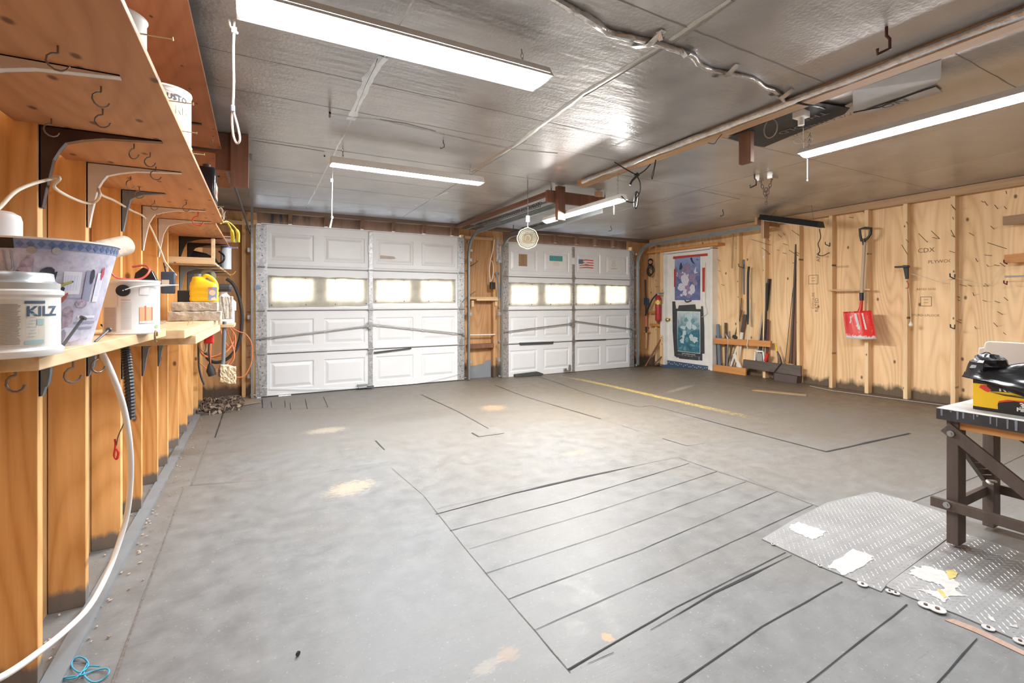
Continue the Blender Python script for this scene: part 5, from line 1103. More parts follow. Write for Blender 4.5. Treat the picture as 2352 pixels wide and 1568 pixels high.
def d1(rect, txt, m_, fn):
    for k, s_ in enumerate(('THE DOORS', 'MUST', 'BE SHUT AND', 'IF', 'LEFT OPEN THE', 'COLD', 'GETS IN ALL', 'OVER')): txt(s_, .5, .14+.085*k, .075, 1)
    rect(.2, .86, .8, .88, 1)
paperthing('notice_card', 'brown kraft card with small lines of text, left of the papers on the farther door', (1191.5,583), (1211,611.5), [kraft, ink], d1)
def d2(rect, txt, m_, fn):
    rect(.0, .02, 1, .52, 1); txt('3', .2, .27, .42, 2); txt('THINGS ARE', .66, .13, .13, 2); txt('NEVER', .60, .27, .13, 2); txt('AT RISK', .62, .42, .13, 2)
    for k, s_ in enumerate(('Things we have done', 'You do not have here', 'Tools do not return')): txt(s_, .5, .62+.13*k, .085, 2)
paperthing('printed_sticker', 'white and teal sticker with a big red 3 on the farther garage door', (1262,586), (1292,612), [paper, pm('teal', (.05, .36, .38), .5), red], d2)
def d3(rect, txt, m_, fn):
    for k in range(7): m_.m(1 if k % 2 == 0 else 0).add([fn(.05, .14*k+.04+.06, 1), fn(.5, .14*k, 1), fn(1, .14*k+.03, 1), fn(1, .14*k+.13, 1), fn(.5, .14*k+.10, 1), fn(.05, .14*k+.17, 1)], [(0, 1, 4, 5), (1, 2, 3, 4)])
    rect(0, .0, .30, .50, 2, 2)
    for i in range(3):
        for j in range(3): rect(.04+.09*i, .06+.15*j, .08+.09*i, .11+.15*j, 0, 3)
    m_.m(0).add([fn(*q, 3) for q in ((.36,.30),(.5,.12),(.62,.10),(.70,.22),(.60,.30),(.50,.34),(.42,.36))], [tuple(range(7))]); txt('Absolute', .52, .52, .16, 3, 4); txt('Freedom', .56, .70, .16, 3, 4)
paperthing('flag_sticker', 'sticker with a waving stars and stripes flag and bird on the farther garage door', (1329,595), (1363,617), [paper, red, navy, ink], d3)
def d4(rect, txt, m_, fn):
    for s_, v_, sz, mi in (('DID I GET', .12, .12, 1), ('TODAY?', .30, .15, 2), ('WHAT CAN I DO', .48, .10, 1), ('TO DO IT', .63, .12, 1), ('TOMORROW', .85, .16, 2)): txt(s_, .5, v_, sz, mi)
paperthing('printed_notice', 'white notice with blue and purple lettering, rightmost paper on the farther garage door', (1397,596.5), (1422.5,621), [paper, pm('ink_blue', (.12, .22, .40), .6), pm('ink_purple', (.32, .22, .38), .6)], d4)
# ================================================================ WHITE DOOR IN THE RIGHT WALL
XW = 6.41
def R(px, py, X=XW): return onX(px, py, X)
dl, dr_ = R(1533, 700, 6.44).y, R(1637, 700, 6.44).y
zt_ = R(1585, 578, 6.44).z
d3r = MB().box((6.44, dr_, .02), (6.48, dl, zt_)).build('door_3', white_p, bev=.002); tag(d3r, kind='structure')
jm = MB().box((6.37, dl+.0, -.02), (6.50, dl+.03, zt_+.02)).box((6.37, dr_-.05, 0), (6.50, dr_-.005, zt_+.02)).box((6.37, dr_-.05, zt_+.005), (6.50, dl+.03, zt_+.035)); jm.build('door_frame', white_p, d3r, bev=.002)
MB().box((6.32, dr_-.02, .0), (6.44, dl+.02, .045)).build('door_sweep', navy, d3r)
A, B = R(1531, 838, 6.435), R(1626, 858, 6.435); MB().box((6.434, B.y, .03), (6.439, A.y, .12)).build('kick_strip', pm('kick_navy', (.06, .10, .17), .6), d3r)
m_ = MB(); random.seed(4)
for k in range(22): y = A.y+(B.y-A.y)*(k+.5)/22; z = .075+.018*math.sin(k*1.9); m_.cyl((6.434, y, z), (6.4325, y, z), .007, 8)
m_.build('kick_dots', paper, d3r)
p = R(1537, 734, 6.44); kn = MB().lathe(p, [(.03, 0), (.03, .008), (.012, .012), (.012, .035), (.028, .045), (.030, .060), (.018, .070), (0, .072)], 20, axis=(-1, 0, 0)).build('door_knob', brass, d3r, smooth=40)
for z in (.25, 1.05, 1.75): MB().box((6.425, dr_-.012, z), (6.442, dr_+.008, z+.10)).build('hinge', brass, d3r)
# lintel board over the door
A, B = R(1488, 582, 6.36), R(1652, 549, 6.36)
o = MB().box((6.33, B.y, zt_+.04), (6.50, A.y, zt_+.085)).build('lintel', orange_x, bev=.003); tag(o, 'orange wooden board across the top of the white door', 'board')
for px in (1509, ): 
    a = R(px, 600, 6.42).y; MB().box((6.41, a, 0), (6.5, a+.04, 2.2)).build('stud', stud_r, wr_)
a = R(1524, 700, 6.40).y; MB().box((6.39, dl+.03, 0), (6.5, dl+.13, zt_+.04)).build('stud', stud_r, wr_, bev=.002)
MB().box((6.385, dl+.04, .55), (6.389, dl+.11, 1.12)).build('paint_smear', white_p, wr_)
# posters
def poster(name, label, tl, tr2, br2, bl, X, mats, draw):
    C4 = [R(*q, X) for q in (tl, tr2, br2, bl)]
    ys = (max(C4[0].y, C4[3].y)+min(C4[0].y, C4[3].y))/2, (C4[1].y+C4[2].y)/2; zs = (C4[0].z+C4[1].z)/2, (C4[2].z+C4[3].z)/2
    fn = lambda u, v_, k=0: Vector((X-.0008*k, ys[0]+(ys[1]-ys[0])*u, zs[0]+(zs[1]-zs[0])*v_))
    m_ = MB(); m_.m(0).prism([fn(0, 0), fn(1, 0), fn(1, 1), fn(0, 1)], (.0015, 0, 0))
    def rect(u0, v0, u1, v1, mi, k=1): m_.m(mi).add([fn(u0, v0, k), fn(u1, v0, k), fn(u1, v1, k), fn(u0, v1, k)], [(0, 1, 2, 3)])
    def pl(pts, mi, k=2): m_.m(mi).add([fn(a, b_, k) for a, b_ in pts], [tuple(range(len(pts)))])
    H_ = zs[0]-zs[1]
    def txt(s_, u, v_, size, mi, k=3, wd=1.0): m_.m(mi).text(s_, size*H_, lambda x, y: fn(u, v_, k)+Vector((0, -x*wd, y)), bold=.0)
    draw(rect, pl, txt); o = m_.build(name, mats); tag(o, label, 'poster'); return o
def art(name, c1, c2, c3, top, sc=7.):
    m, t, b = nt(name); v = coords(t); n = noise_(t, v, sc, 6, .65, 1.2); g = t.nodes.new('ShaderNodeTexCoord'); s = t.nodes.new('ShaderNodeSeparateXYZ'); L(t, g.outputs['Generated'], s.inputs[0])
    c = mixc(t, rng(t, n, .35, .62), c1, c2); c = mixc(t, rng(t, n, .60, .72), c, c3); c = mixc(t, rng(t, mth(t, 'ADD', s.outputs[2], mth(t, 'MULTIPLY', n, .4)), .75, 1.15), c, top); L(t, c, b.inputs['Base Color']); b.inputs['Roughness'].default_value = .45; return m
artU = art('art_violet', (.07, .12, .26), (.16, .18, .40), (.22, .22, .45), (.28, .38, .66)); artL = art('art_teal', (.02, .10, .15), (.06, .22, .30), (.14, .36, .44), (.55, .68, .72))
pale = pm('art_pale', (.62, .62, .72), .45, 0, .25, 60); mauve = pm('art_mauve', (.28, .22, .36), .45, 0, .5, 60); paleT = pm('art_paleteal', (.50, .64, .66), .45, 0, .3, 60); midT = pm('art_midteal', (.14, .32, .38), .45, 0, .5, 60)
def blobs(pl, items, seed):
    random.seed(seed)
    for (cx_, cy_, rx, ry, mi) in items:
        n = 11; pl([(cx_+rx*math.cos(2*math.pi*k/n)*random.uniform(.65, 1.2), cy_+ry*math.sin(2*math.pi*k/n)*random.uniform(.65, 1.2)) for k in range(n)], mi, 2+random.random()*.8)
def dU(rect, pl, txt):
    rect(.06, .04, .94, .88, 1)
    blobs(pl, [(.50,.28,.16,.11,3),(.45,.46,.15,.14,2),(.50,.52,.10,.10,3),(.28,.40,.13,.07,3),(.68,.45,.14,.09,3),(.30,.62,.14,.08,2),(.68,.66,.10,.10,2),(.5,.68,.10,.10,3),(.42,.72,.08,.08,2),(.56,.80,.08,.05,3),(.30,.78,.05,.03,2),(.22,.64,.06,.04,2),(.62,.74,.08,.05,2),(.78,.56,.09,.05,3)], 3)
    pl([(.12,.40),(.16,.32),(.18,.38),(.24,.38),(.18,.42)], 2); pl([(.72,.34),(.80,.24),(.80,.34),(.87,.36),(.76,.38)], 2); pl([(.28,.36),(.34,.32),(.40,.35),(.36,.38),(.28,.40)], 2)
    pl([(.60,.08),(.66,.06),(.70,.14),(.78,.20),(.70,.18),(.64,.14)], 4); pl([(.22,.28),(.26,.16),(.30,.14),(.34,.24),(.30,.28)], 4); pl([(.82,.10),(.90,.13),(.82,.12)], 4)
    txt('AFRICAN  WILDLIFE', .5, .935, .045, 5, 3, .82)
def dL(rect, pl, txt):
    rect(.06, .05, .93, .87, 2, 1); rect(.075, .057, .915, .862, 1, 2)
    blobs(pl, [(.50,.17,.17,.08,3),(.40,.22,.08,.05,4),(.52,.32,.14,.09,3),(.66,.24,.08,.06,4),(.30,.38,.12,.05,3),(.70,.36,.10,.06,3),(.50,.45,.08,.06,4),(.34,.48,.08,.05,3),(.30,.56,.05,.09,3),(.60,.56,.07,.07,3),(.74,.60,.12,.07,3),(.25,.66,.09,.05,3),(.45,.62,.07,.06,4),(.36,.80,.06,.05,4),(.66,.72,.10,.03,4),(.55,.24,.05,.05,3)], 8)
    pl([(.16,.58),(.30,.52),(.34,.56),(.28,.66),(.34,.70),(.22,.70),(.26,.62),(.26,.56)], 3, 3)
    txt('NORTH AMERICAN WILDLIFE', .5, .905, .034, 2, 3, .74)
    for i in range(7):
        for j in range(5): rect(.10+.122*i, .93+.013*j, .10+.122*i+.085, .938+.013*j, 5, 2)
poster('wildlife_poster', 'upper poster on the white door, violet-blue animal collage held with red tape', (1546,592), (1613,576), (1613,705), (1546,702), 6.436, [paper, artU, pale, mauve, pm('art_dark', (.03, .04, .10), .5), pm('faint_grey', (.55, .55, .53), .7)], dU)
lp = poster('wildlife_poster', 'lower poster on the white door, teal animals with a wide black border', (1552,710), (1613,708), (1613,826), (1552,822), 6.436, [pm('poster_black', (.045, .05, .055), .5), artL, paper, paleT, midT, pm('faint_w', (.28, .29, .30), .7)], dL)
def tape(label, px4, mat, X=6.434):
    o = MB().prism([R(*q, X) for q in px4], (.001, 0, 0)).build('tape_strip', mat); tag(o, label, 'tape'); return o
tape('red tape strip across the top edge of the upper poster', ((1546,589),(1625,581.5),(1625,587.5),(1590,590),(1546,595)), redtape)
tape('red tape strip along the left edge of the upper poster', ((1548,618),(1552.5,616.5),(1551.5,658),(1548,659)), redtape)
tape('red tape strip along the right edge of the upper poster', ((1613,615),(1619,614),(1618.5,670),(1613,670)), redtape)
tape('dark tape strip along the left edge of the lower poster', ((1544,692),(1551,692),(1555,735),(1556,800),(1557,818),(1549,818),(1545,760)), tapedark)
tape('dark tape strip along the right edge of the lower poster', ((1610,703),(1614.5,703),(1617.5,750),(1618,812),(1612,812)), tapedark)
tape('dark tape strip along the bottom of the lower poster', ((1556,814),(1585,819),(1604,819),(1604,827.5),(1560,823)), tapedark)
tape('dark tape strip along the top edge of the lower poster', ((1559,701),(1597,698.5),(1599,712),(1556,713)), tapedark)
o = MB().tube(spl([R(1573,690,6.43), R(1577,693,6.42), R(1582,692,6.42), R(1588,690,6.43)]), [.012]*19, 6).build('pull_handle', rusty, d3r, smooth=60)
thing_tube('white_wire', 'thin white wire hanging down the hinge side of the white door', 'wire', [R(1620,603,6.42), R(1621,650,6.42), R(1620,695,6.42), R(1624,715,6.42), R(1622,722,6.42), R(1612,728,6.42)], .004, cream)
# ================================================================ EXTINGUISHER CORNER
ex = T('fire_extinguisher', 'red fire extinguisher with a yellow band mounted left of the white door', 'fire extinguisher', R(1512, 737, 6.38))
pc_ = R(1512, 737, 6.33)
pc_.x = 6.33; HH = 0.46; m_ = MB().lathe(pc_, [(.045, 0), (.052, .01), (.054, .03), (.054, HH*.80), (.048, HH*.88), (.03, HH*.95), (.018, HH)], 28); m_.build('cylinder', pm('ext_red', (.42, .03, .03), .4), ex, smooth=40)
MB().lathe(pc_+Vector((0, 0, .295)), [(.0552, 0), (.0552, .075)], 28, cap=False).build('clamp_band', steel, ex, smooth=40); MB().lathe(pc_+Vector((0, 0, .31)), [(.0560, 0), (.0560, .045)], 28, a0=math.radians(150), a1=math.radians(260), cap=False).build('yellow_label', yellow, ex, smooth=40)
MB().cyl(pc_+Vector((0, 0, HH)), pc_+Vector((0, 0, HH+.03)), .016, 12).bar(pc_+Vector((0, .03, HH+.03)), pc_+Vector((0, -.12, HH+.05)), .02, .01).bar(pc_+Vector((0, .02, HH+.015)), pc_+Vector((0, -.11, HH)), .02, .008).build('valve', steel, ex)
MB().tube(spl([pc_+Vector((0, .03, HH+.02)), R(1500,685,6.33), R(1492,700,6.33), R(1485,718,6.33), R(1482,724,6.33)]), [.014]*12+[.016]*13, 8).build('hose', rubber, ex, smooth=60)
def rw(name, label, cat, pts, r, mat, n=8, k=5): return thing_tube(name, label, cat, pts, r, mat, n, k)
# coil of dark cable
m_ = MB(); c0 = Vector((6.34, R(1494, 622, 6.34).y, R(1494, 622, 6.34).z)); random.seed(11)
for k in range(7):
    ry, rz = random.uniform(.06, .10), random.uniform(.07, .11); oy, oz = random.uniform(-.02, .02), random.uniform(-.02, .03); xx = random.uniform(-.02, .02)
    m_.tube([c0+Vector((xx, oy+ry*math.cos(q*math.pi/9), oz+rz*math.sin(q*math.pi/9))) for q in range(18)], .006, 5, closed=True)
for k in range(4):
    m_.tube([c0+Vector((0, .0+.06*math.cos(q*math.pi/8), .15+.05*math.sin(q*math.pi/8)+.008*k)) for q in range(16)], .006, 5, closed=True)
tag(m_.build('coiled_cable', rubber, smooth=60), 'coil of dark cable hanging above the fire extinguisher', 'cable')
pt = T('long_pole_tool', 'long tool hanging in the corner, black shaft above a pink grip', 'pole tool', R(1484, 765, 6.36))
MB().tube([R(1482,642,6.36), R(1483,690,6.36), R(1484,722,6.36)], .014, 8).build('shaft', rubber, pt, smooth=50); MB().tube([R(1484,722,6.36), R(1484,750,6.36)], .013, 8).build('pink_grip', pink, pt, smooth=50); MB().tube([R(1484,750,6.36), R(1484.5,764,6.36)], .015, 8).build('black_end', rubber, pt, smooth=50)
MB().tube([R(1484.5,764,6.36), R(1485,772,6.36), R(1484,800,6.37)], [.022, .020, .012], 8).build('pale_brush', pm('pale_brush', (.52, .36, .2), .8), pt, smooth=50)
a = R(1484, 692, 6.40); o = MB().cbox(a, (.03, .10, .13)).build('blue_socket', pm('dkblue', (.02, .10, .22), .5), bev=.004); tag(o, 'blue box with a black switch on the wall behind the pole tool', 'switch box')
a, b_ = R(1464, 760, 6.40), R(1490, 762, 6.40); o = MB().cbox((a+b_)/2, (.05, abs(a.y-b_.y), .03)).build('wall_peg', orange_x); tag(o, 'small wooden peg bar holding the foot of the pole tool', 'peg')
a = R(1473, 770, 6.38); o = MB().cbox(a, (.02, .04, .11)).build('black_latch', rubber, bev=.004); tag(o, 'small black iron latch under the peg bar in the corner', 'latch')
rw('brown_stick', 'brown stick with a silver tip leaning in the corner left of the white door', 'stick', [R(1482,841,6.15), R(1500,810,6.3), R(1518,779,6.40)], .014, pm('stick_brown', (.22, .07, .04), .5))
rw('flat_bar', 'short dark blade-like bar lying on the floor in the corner', 'bar', [R(1503,834,6.25), R(1512,827,6.3), R(1519,819,6.38)], .010, rusty)
for k, (p0, p1, z) in enumerate((((1495,718),(1516,716),.0), ((1495,747),(1518,745),0))):
    a, b_ = R(*p0, 6.42), R(*p1, 6.42); o = MB().cbox((a+b_)/2, (.06, abs(a.y-b_.y), .045)).build('blocking', orange_x); tag(o, ('upper small wood block behind the fire extinguisher', 'lower small wood block under the fire extinguisher')[k], 'block')
# ================================================================ LUMBER RACK
def rk(name, label, pts, X, t_, mat):
    A, B = R(*pts[0], X), R(*pts[1], X); C_, D_ = R(*pts[2], X), R(*pts[3], X)
    o = MB().prism([A, B, C_, D_], (t_, 0, 0)).build(name, mat, bev=.002); tag(o, label, 'board'); return o
rk('rack_board', 'orange rail board across the lumber rack at waist height', ((1639,776),(1770,783),(1769,797),(1639,789)), 6.37, .035, orange_x)
rk('rack_board', 'orange board on the floor closing the foot of the lumber rack', ((1639,837),(1713,846),(1712,866),(1638,857)), 6.36, .03, orange_x)
rk('rack_board', 'weathered grey board at the foot of the lumber rack, next to the orange one', ((1707,825),(1767,832),(1767,853),(1706,844)), 6.36, .03, grey_board)
rk('rack_board', 'weathered grey board at the right end of the lumber rack, a dark cord over it', ((1766,832),(1839,840),(1839,864),(1766,853)), 6.355, .03, grey_board)
o = rk('rust_box', 'dusty purple-brown panel on the floor under the right grey rack board', ((1778,856),(1831,864),(1829,883),(1777,875)), 6.34, .12, pm('panel_br', (.10, .07, .065), .6)); o['category'] = 'panel'
RK = [ # label, foot px, top px, width m, material, kind
 ('grey_pipe','grey square plastic pipe standing behind the left end of the rack', (1654,838),(1652,744),.05,'bluegrey','pipe'),
 ('thin_lath','thin dark lath beside the grey square pipe', (1648,838),(1648,770),.02,'rubber','slat'),
 ('wood_lath','dark lath standing right of the grey square pipe', (1666,840),(1667,741),.035,'rusty','slat'),
 ('grey_rod','thin grey rod standing near the middle of the rack', (1676,842),(1673,760),.015,'steel','rod'),
 ('brown_pole','long brown pole leaning to the right behind the rail', (1671,842),(1707,712),.022,'rusty','pole'),
 ('iron_rod','thin rusty rod leaning behind the first rack stud', (1690,842),(1705,684),.012,'rusty','rod'),
 ('dark_plank','dark weathered plank leaning behind the rail, left of the second stud', (1690,842),(1712,722),.05,'grey_board','plank'),
 ('white_lath','white lath leaning left low in the rack', (1675,842),(1695,790),.03,'white_p','lath'),
 ('tapered_board','pale tapered panel leaning low in the rack', (1702,845),(1690,812),.05,'white_p','panel'),
 ('pale_plank','pale grey plank leaning behind the rail', (1694,842),(1706,763),.045,'offw','plank'),
 ('silver_strip','long silver aluminium strip leaning high against the second bay', (1735,838),(1763,640),.022,'chrome','strip'),
 ('black_tube','thick black tube leaning beside the silver strip', (1744,840),(1765,640),.055,'blackg','tube'),
 ('black_pipe','black pipe leaning behind the maroon board', (1755,842),(1766,650),.03,'rubber','pipe'),
 ('maroon_board','maroon metal board leaning in the second bay', (1757,836),(1761,733),.085,'maroon','board'),
 ('tan_batten','tan batten behind the maroon board', (1750,838),(1755,740),.03,'kraft','batten'),
 ('wood_pole','long light wooden pole leaning beside the fourth rack stud', (1806,832),(1834,590),.035,'orange_x','pole'),
 ('dark_pole','dark tapered pole leaning behind the light wooden pole', (1818,834),(1832,561),.028,'grey_board','pole'),
 ('dark_board','dark brown board leaning by the fourth rack stud', (1822,836),(1833,640),.065,'brownwood','board'),
 ('thin_cane','thin black cane leaning left of the light wooden pole', (1802,830),(1822,660),.008,'rubber','cane'),
]
maroon = pm('maroon', (.12, .055, .05), .4)
mm = dict(bluegrey=bluegrey, rubber=rubber, rusty=rusty, steel=steel, grey_board=wood('rack_dark', (.06, .05, .045), (.14, .11, .09), 2, 12), white_p=white_p, offw=offw, chrome=chrome, blackg=blackg, maroon=maroon, kraft=kraft, orange_x=wood('pole_wood', (.46, .24, .10), (.66, .38, .18), 2, 7), brownwood=brownwood)
for i, (nm, lb, f0, t0, wd, mt, ct) in enumerate(RK):
    B = R(*t0, 6.455); A = R(*f0, 6.43)
    A.z = max(A.z, .02+fz(A.x, A.y)); A.x = 6.418+.016*(i % 4); B.x = A.x+.004
    if ct in ('pipe', 'rod', 'pole', 'tube', 'cane') and nm != 'grey_pipe': o = MB().cyl(A, B, wd/2, 10).build(nm, mm[mt], smooth=50)
    else: o = MB().bar(A, B, wd, .02, (1, 0, 0)).build(nm, mm[mt], bev=.001)
    tag(o, lb, ct)
wf = T('washboard', 'white framed grille standing behind the grey rack board', 'grille', R(1745, 845, 6.39))
for a, b_ in (((1735,806),(1753,807)), ((1735,806),(1733,838)), ((1753,807),(1757,840))): MB().bar(R(*a, 6.39), R(*b_, 6.39), .022, .015).build('frame', white_p, wf)
m_ = MB(); C4 = [R(*q, 6.395) for q in ((1738,810),(1750,811),(1752,838),(1738,836))]; m_.prism(C4, (.004, 0, 0)); m_.build('slats', pm('slat_grey', (.35, .33, .3), .6), wf)
o = MB().tube([R(1758,829,6.37), R(1764,812,6.37)], [.022, .025], 10).build('red_torch', red, smooth=50); tag(o, 'red cylindrical torch poking up behind the grey rack board', 'torch')
o = MB().tube(spl([R(1664,766,6.40), R(1668,770,6.38), R(1672,785,6.38), R(1670,840,6.38)]), .012, 8).build('crook_handle', steel, smooth=60); tag(o, 'grey crook-handled stick at the left of the rack', 'stick')
o = MB().cbox(R(1689, 774, 6.42), (.04, .09, .05), Matrix.Rotation(.3, 3, 'X')).build('black_can', rubber, bev=.01); tag(o, 'black cylinder lying behind the orange rail', 'can')
o = MB().cyl(R(1656, 776, 6.40), R(1656, 771, 6.40), .012, 10).build('blue_tube', blue); tag(o, 'tiny blue cap behind the left end of the orange rail', 'cap')
yh = T('yellow_handled_shears', 'tool with a thin yellow handle standing behind the right grey rack board', 'shears', R(1788, 835, 6.38))
MB().tube([R(1781,789,6.38), R(1785,806,6.38)], .010, 8).build('handle', yellow, yh, smooth=50); MB().tube([R(1785,806,6.38), R(1790,820,6.38), R(1792,835,6.38)], [.008, .02, .03], 8).build('head', rusty, yh, smooth=50)
o = MB().tube(spl([R(1795,834,6.35), R(1785,845,6.34), R(1778,856,6.34), R(1776,870,6.34), R(1768,866,6.34)]), .006, 6).build('draped_rope', rubber, smooth=60); tag(o, 'dark cord hanging over the right grey rack board', 'cord')
hk = MB().tube(spl([R(1720,612,6.40), R(1718,640,6.39), R(1718,720,6.39), R(1719,745,6.39)]), .016, 8).build('black_bar_tool', rubber, smooth=50); tag(hk, 'long black bar hanging beside the second rack stud', 'bar')
o = MB().tube(spl([R(1724,688,6.38), R(1722,720,6.38), R(1719,770,6.37), R(1716,792,6.34), R(1718,804,6.34)]), .006, 6).build('pale_string', cream, smooth=60); tag(o, 'pale cord hanging over the orange rail with a dark knot', 'cord')
o = MB().prism([R(*q, 6.49) for q in ((1706,596),(1710,596),(1710,676),(1707,676))], (.004, 0, 0)).build('grey_strip', bluegrey); tag(o, 'narrow grey strip on the plywood beside the wall hook of the rack', 'strip')
o = MB().bar(R(1684,526,6.3), R(1681,616,6.3), .022, .01).build('paint_stirrer', wood('stir', (.42, .24, .12), (.6, .38, .2), 2, 8)); tag(o, 'thin wooden stick hanging vertically from the track above the rack', 'stick')
# ================================================================ HOOKS, NAILS, SHELF STICK ON THE RIGHT STUDS
def jhook(px, py, label, mat, s_=1., X=6.41, prong=(-26, -10)):
    b0 = R(px, py, X); out = Vector((-1, 0, 0)); q = [b0+Vector((0, 0, .03*s_)), b0-Vector((.004, 0, .02*s_)), b0+out*.11*s_-Vector((0, 0, .0)), b0+out*.115*s_+Vector((0, 0, .035*s_))]
    o = MB().tube(q, .0055, 8).build('wall_hook', mat, smooth=50); tag(o, label, 'hook', 'storage hooks on the right wall studs'); return o
jhook(1709, 612, 'black hook on the stud above the orange rail of the rack', rubber, 1.1)
jhook(1906, 562, 'black hook on the stud left of the red shovel, near its cord', rubber, .9)
jhook(2193, 636, 'steel-tipped black hook at mid height on the stud near the workbench', rubber, 1.)
jhook(2193, 751, 'lowest black hook on the stud above the black plastic bag', rubber, .9)
jhook(2313, 603, 'upper dark red hook at the right edge of the wall', pm('hook_red', (.16, .03, .02), .5), .7)
jhook(2313, 650, 'lower dark red hook at the right edge of the wall', pm('hook_red2', (.16, .03, .02), .5), .7)
jhook(1762, 540, 'black hook under the end of the track by the unlit light', rubber, 1.1)
a = R(2082, 612, 6.36); mt_ = T('caulk_gun', 'small black bracket clamp hanging on the stud between shovel and workbench', 'clamp', R(2085, 640, 6.38)); MB().box((6.33, a.y-.02, a.z-.01), (6.39, a.y+.10, a.z+.01)).build('arm', rubber, mt_); MB().prism([R(*q, 6.40) for q in ((2076,609),(2088,609),(2088,640),(2082,641))], (-.03, 0, 0)).build('body', rubber, mt_, bev=.003)
rw('red_hook_loop', 'tiny red loop hanging below the black clamp', 'loop', [R(2082,645,6.39), R(2087,652,6.37), R(2086,660,6.37), R(2080,662,6.37)], .004, redtape)
lb_ = T('hanging_bulb', 'small glass bulb on a thin cord hanging low on the stud', 'bulb', R(2092, 750, 6.37)); MB().tube(spl([R(2086,655,6.39), R(2090,690,6.38), R(2092,720,6.38), R(2092,740,6.37)]), .0025, 6).build('cord', cream, lb_); MB().lathe(R(2092,750,6.37), [(0, 0), (.016, .006), (.022, .02), (.016, .034), (.008, .045), (.008, .055)], 16).build('bulb', pm('bulb', (.8, .78, .74), .15), lb_, smooth=60)
rw('white_string', 'thin pale string sagging between the clamp and the far studs', 'string', [R(2092,628,6.39), R(2130,640,6.42), R(2160,648,6.42), R(2192,638,6.38), R(2230,648,6.42), R(2270,652,6.44), R(2290,625,6.45), R(2310,610,6.41)], .0022, cream)
rw('black_flex', 'black power cord with a plug hanging from the unlit light to the stud', 'cord', [R(1882,526,6.1), R(1885,545,6.2), R(1879,560,6.3), R(1883,575,6.35), R(1879,585,6.38), R(1890,587,6.39), R(1905,580,6.39)], .005, black)
o = MB().cbox((R(1905,667,6.38)+R(2001,664,6.38))/2, (.05, abs(R(1905,667,6.38).y-R(2001,664,6.38).y), .018)).build('shelf_stick', pine, bev=.001); tag(o, 'thin pine stick nailed across two studs behind the shovel shaft', 'stick')
rk('wall_cleat', 'upper wooden cleat board at the right edge of the wall', ((2303,497),(2360,490),(2360,513),(2303,517)), 6.37, .035, brownwood_y if False else wood('cleat1', (.26, .15, .08), (.42, .27, .15), 1, 8))
rk('wall_cleat', 'lower wooden cleat board at the right edge of the wall with nails', ((2306,585),(2360,580),(2360,601),(2306,604)), 6.37, .035, orange_x)
o = MB().tube([R(2308,635,6.34), R(2360,634,6.34)], .008, 8).build('steel_rod', steel, smooth=50); tag(o, 'thin steel rod sticking out at the right edge of the wall', 'rod')
NL = [(1700,575),(1648,566),(1655,600),(1655,624),(1664,655),(1770,540),(1795,545),(1803,540),(1790,575),(1806,582),(1836,583),(1810,563),(1768,554),(1829,607),(1768,584),(1985,488),(2085,515),(2087,556),(2195,482),(2190,504),(2193,545),(2193,580),(2130,555),(2157,548),(2237,541),(2283,526),(2245,601),(2278,587),(2270,612),(2220,657),(2232,657),(2262,657),(2270,657),(2237,679),(2265,692),(2296,695),(2312,445),(2312,480),(2308,612),(2295,610),(2242,755),(2291,750),(2205,690),(2205,683),(2208,735),(2208,742),(2260,465),(2268,472),(2292,480),(2303,722),(2310,768),(2315,690),(1900,480),(1960,500)]
random.seed(5)
for px, py in NL:
    onst = any(abs(px-q) < 9 for q in (1709,1770,1838,1912,1995,2087,2193,2313)); X = 6.41 if onst else 6.50
    p = R(px, py, X); d = Vector((-1, random.uniform(-.2, .35), random.uniform(.05, .5)))
    MB().cyl(p+Vector((.002, 0, 0)), p+d.normalized()*random.uniform(.05, .10), .0028, 6).build('nail', rusty, wr_)
for (a, b_) in (((1725,549),(1769,563)),((1750,569),(1769,583)),((1818,528),(1837,542)),((1812,574),(1836,589)),((2268,557),(2312,571)),((2110,536),(2130,556)),((2139,530),(2158,548)),((2071,562),(2085,585)),((2185,470),(2195,482)),((2184,528),(2193,545))):
    P, Q = R(*b_, 6.42), R(*a, 6.30); MB().cyl(P, Q, .003, 6).build('long_nail', rusty, wr_)
# lumber grade stamps on the plywood
st_m = pm('stamp_ink', (.22, .13, .06), .8)
for (px, py, w_, h_) in ((1868,642,22,20),(2127,692,26,22)):
    a, b_ = R(px-w_/2, py-h_/2, 6.4985), R(px+w_/2, py+h_/2, 6.4985); m_ = MB()
    for u0, u1, v0, v1 in ((0,1,0,.05),(0,1,.95,1),(0,.05,0,1),(.95,1,0,1),(.3,.7,.3,.34),(.3,.7,.62,.66)):
        m_.add([(6.4985, a.y+(b_.y-a.y)*u, a.z+(b_.z-a.z)*v_) for u, v_ in ((u0, v0), (u1, v0), (u1, v1), (u0, v1))], [(0, 1, 2, 3)])
    m_.build('grade_stamp', st_m, wr_)
def vst(s_, px, py, sz, rot=True):
    o_ = R(px, py, 6.4985); MB().text(s_, sz, lambda x, y: o_+Vector((0, y if rot else -x, x if rot else y))).build('grade_stamp', st_m, wr_)
vst('APA', 1880, 590, .07); vst('RATED', 1876, 700, .06); vst('EXPOSURE', 1868, 690, .045); vst('STURD-I-FLOOR', 2125, 724, .035, False); vst('RATED 23/32', 2127, 664, .03, False); vst('CDX', 2127, 575, .07, False); vst('PLYWOOD', 2165, 600, .05, False); vst('PLYWOOD', 1930, 613, .04, False)
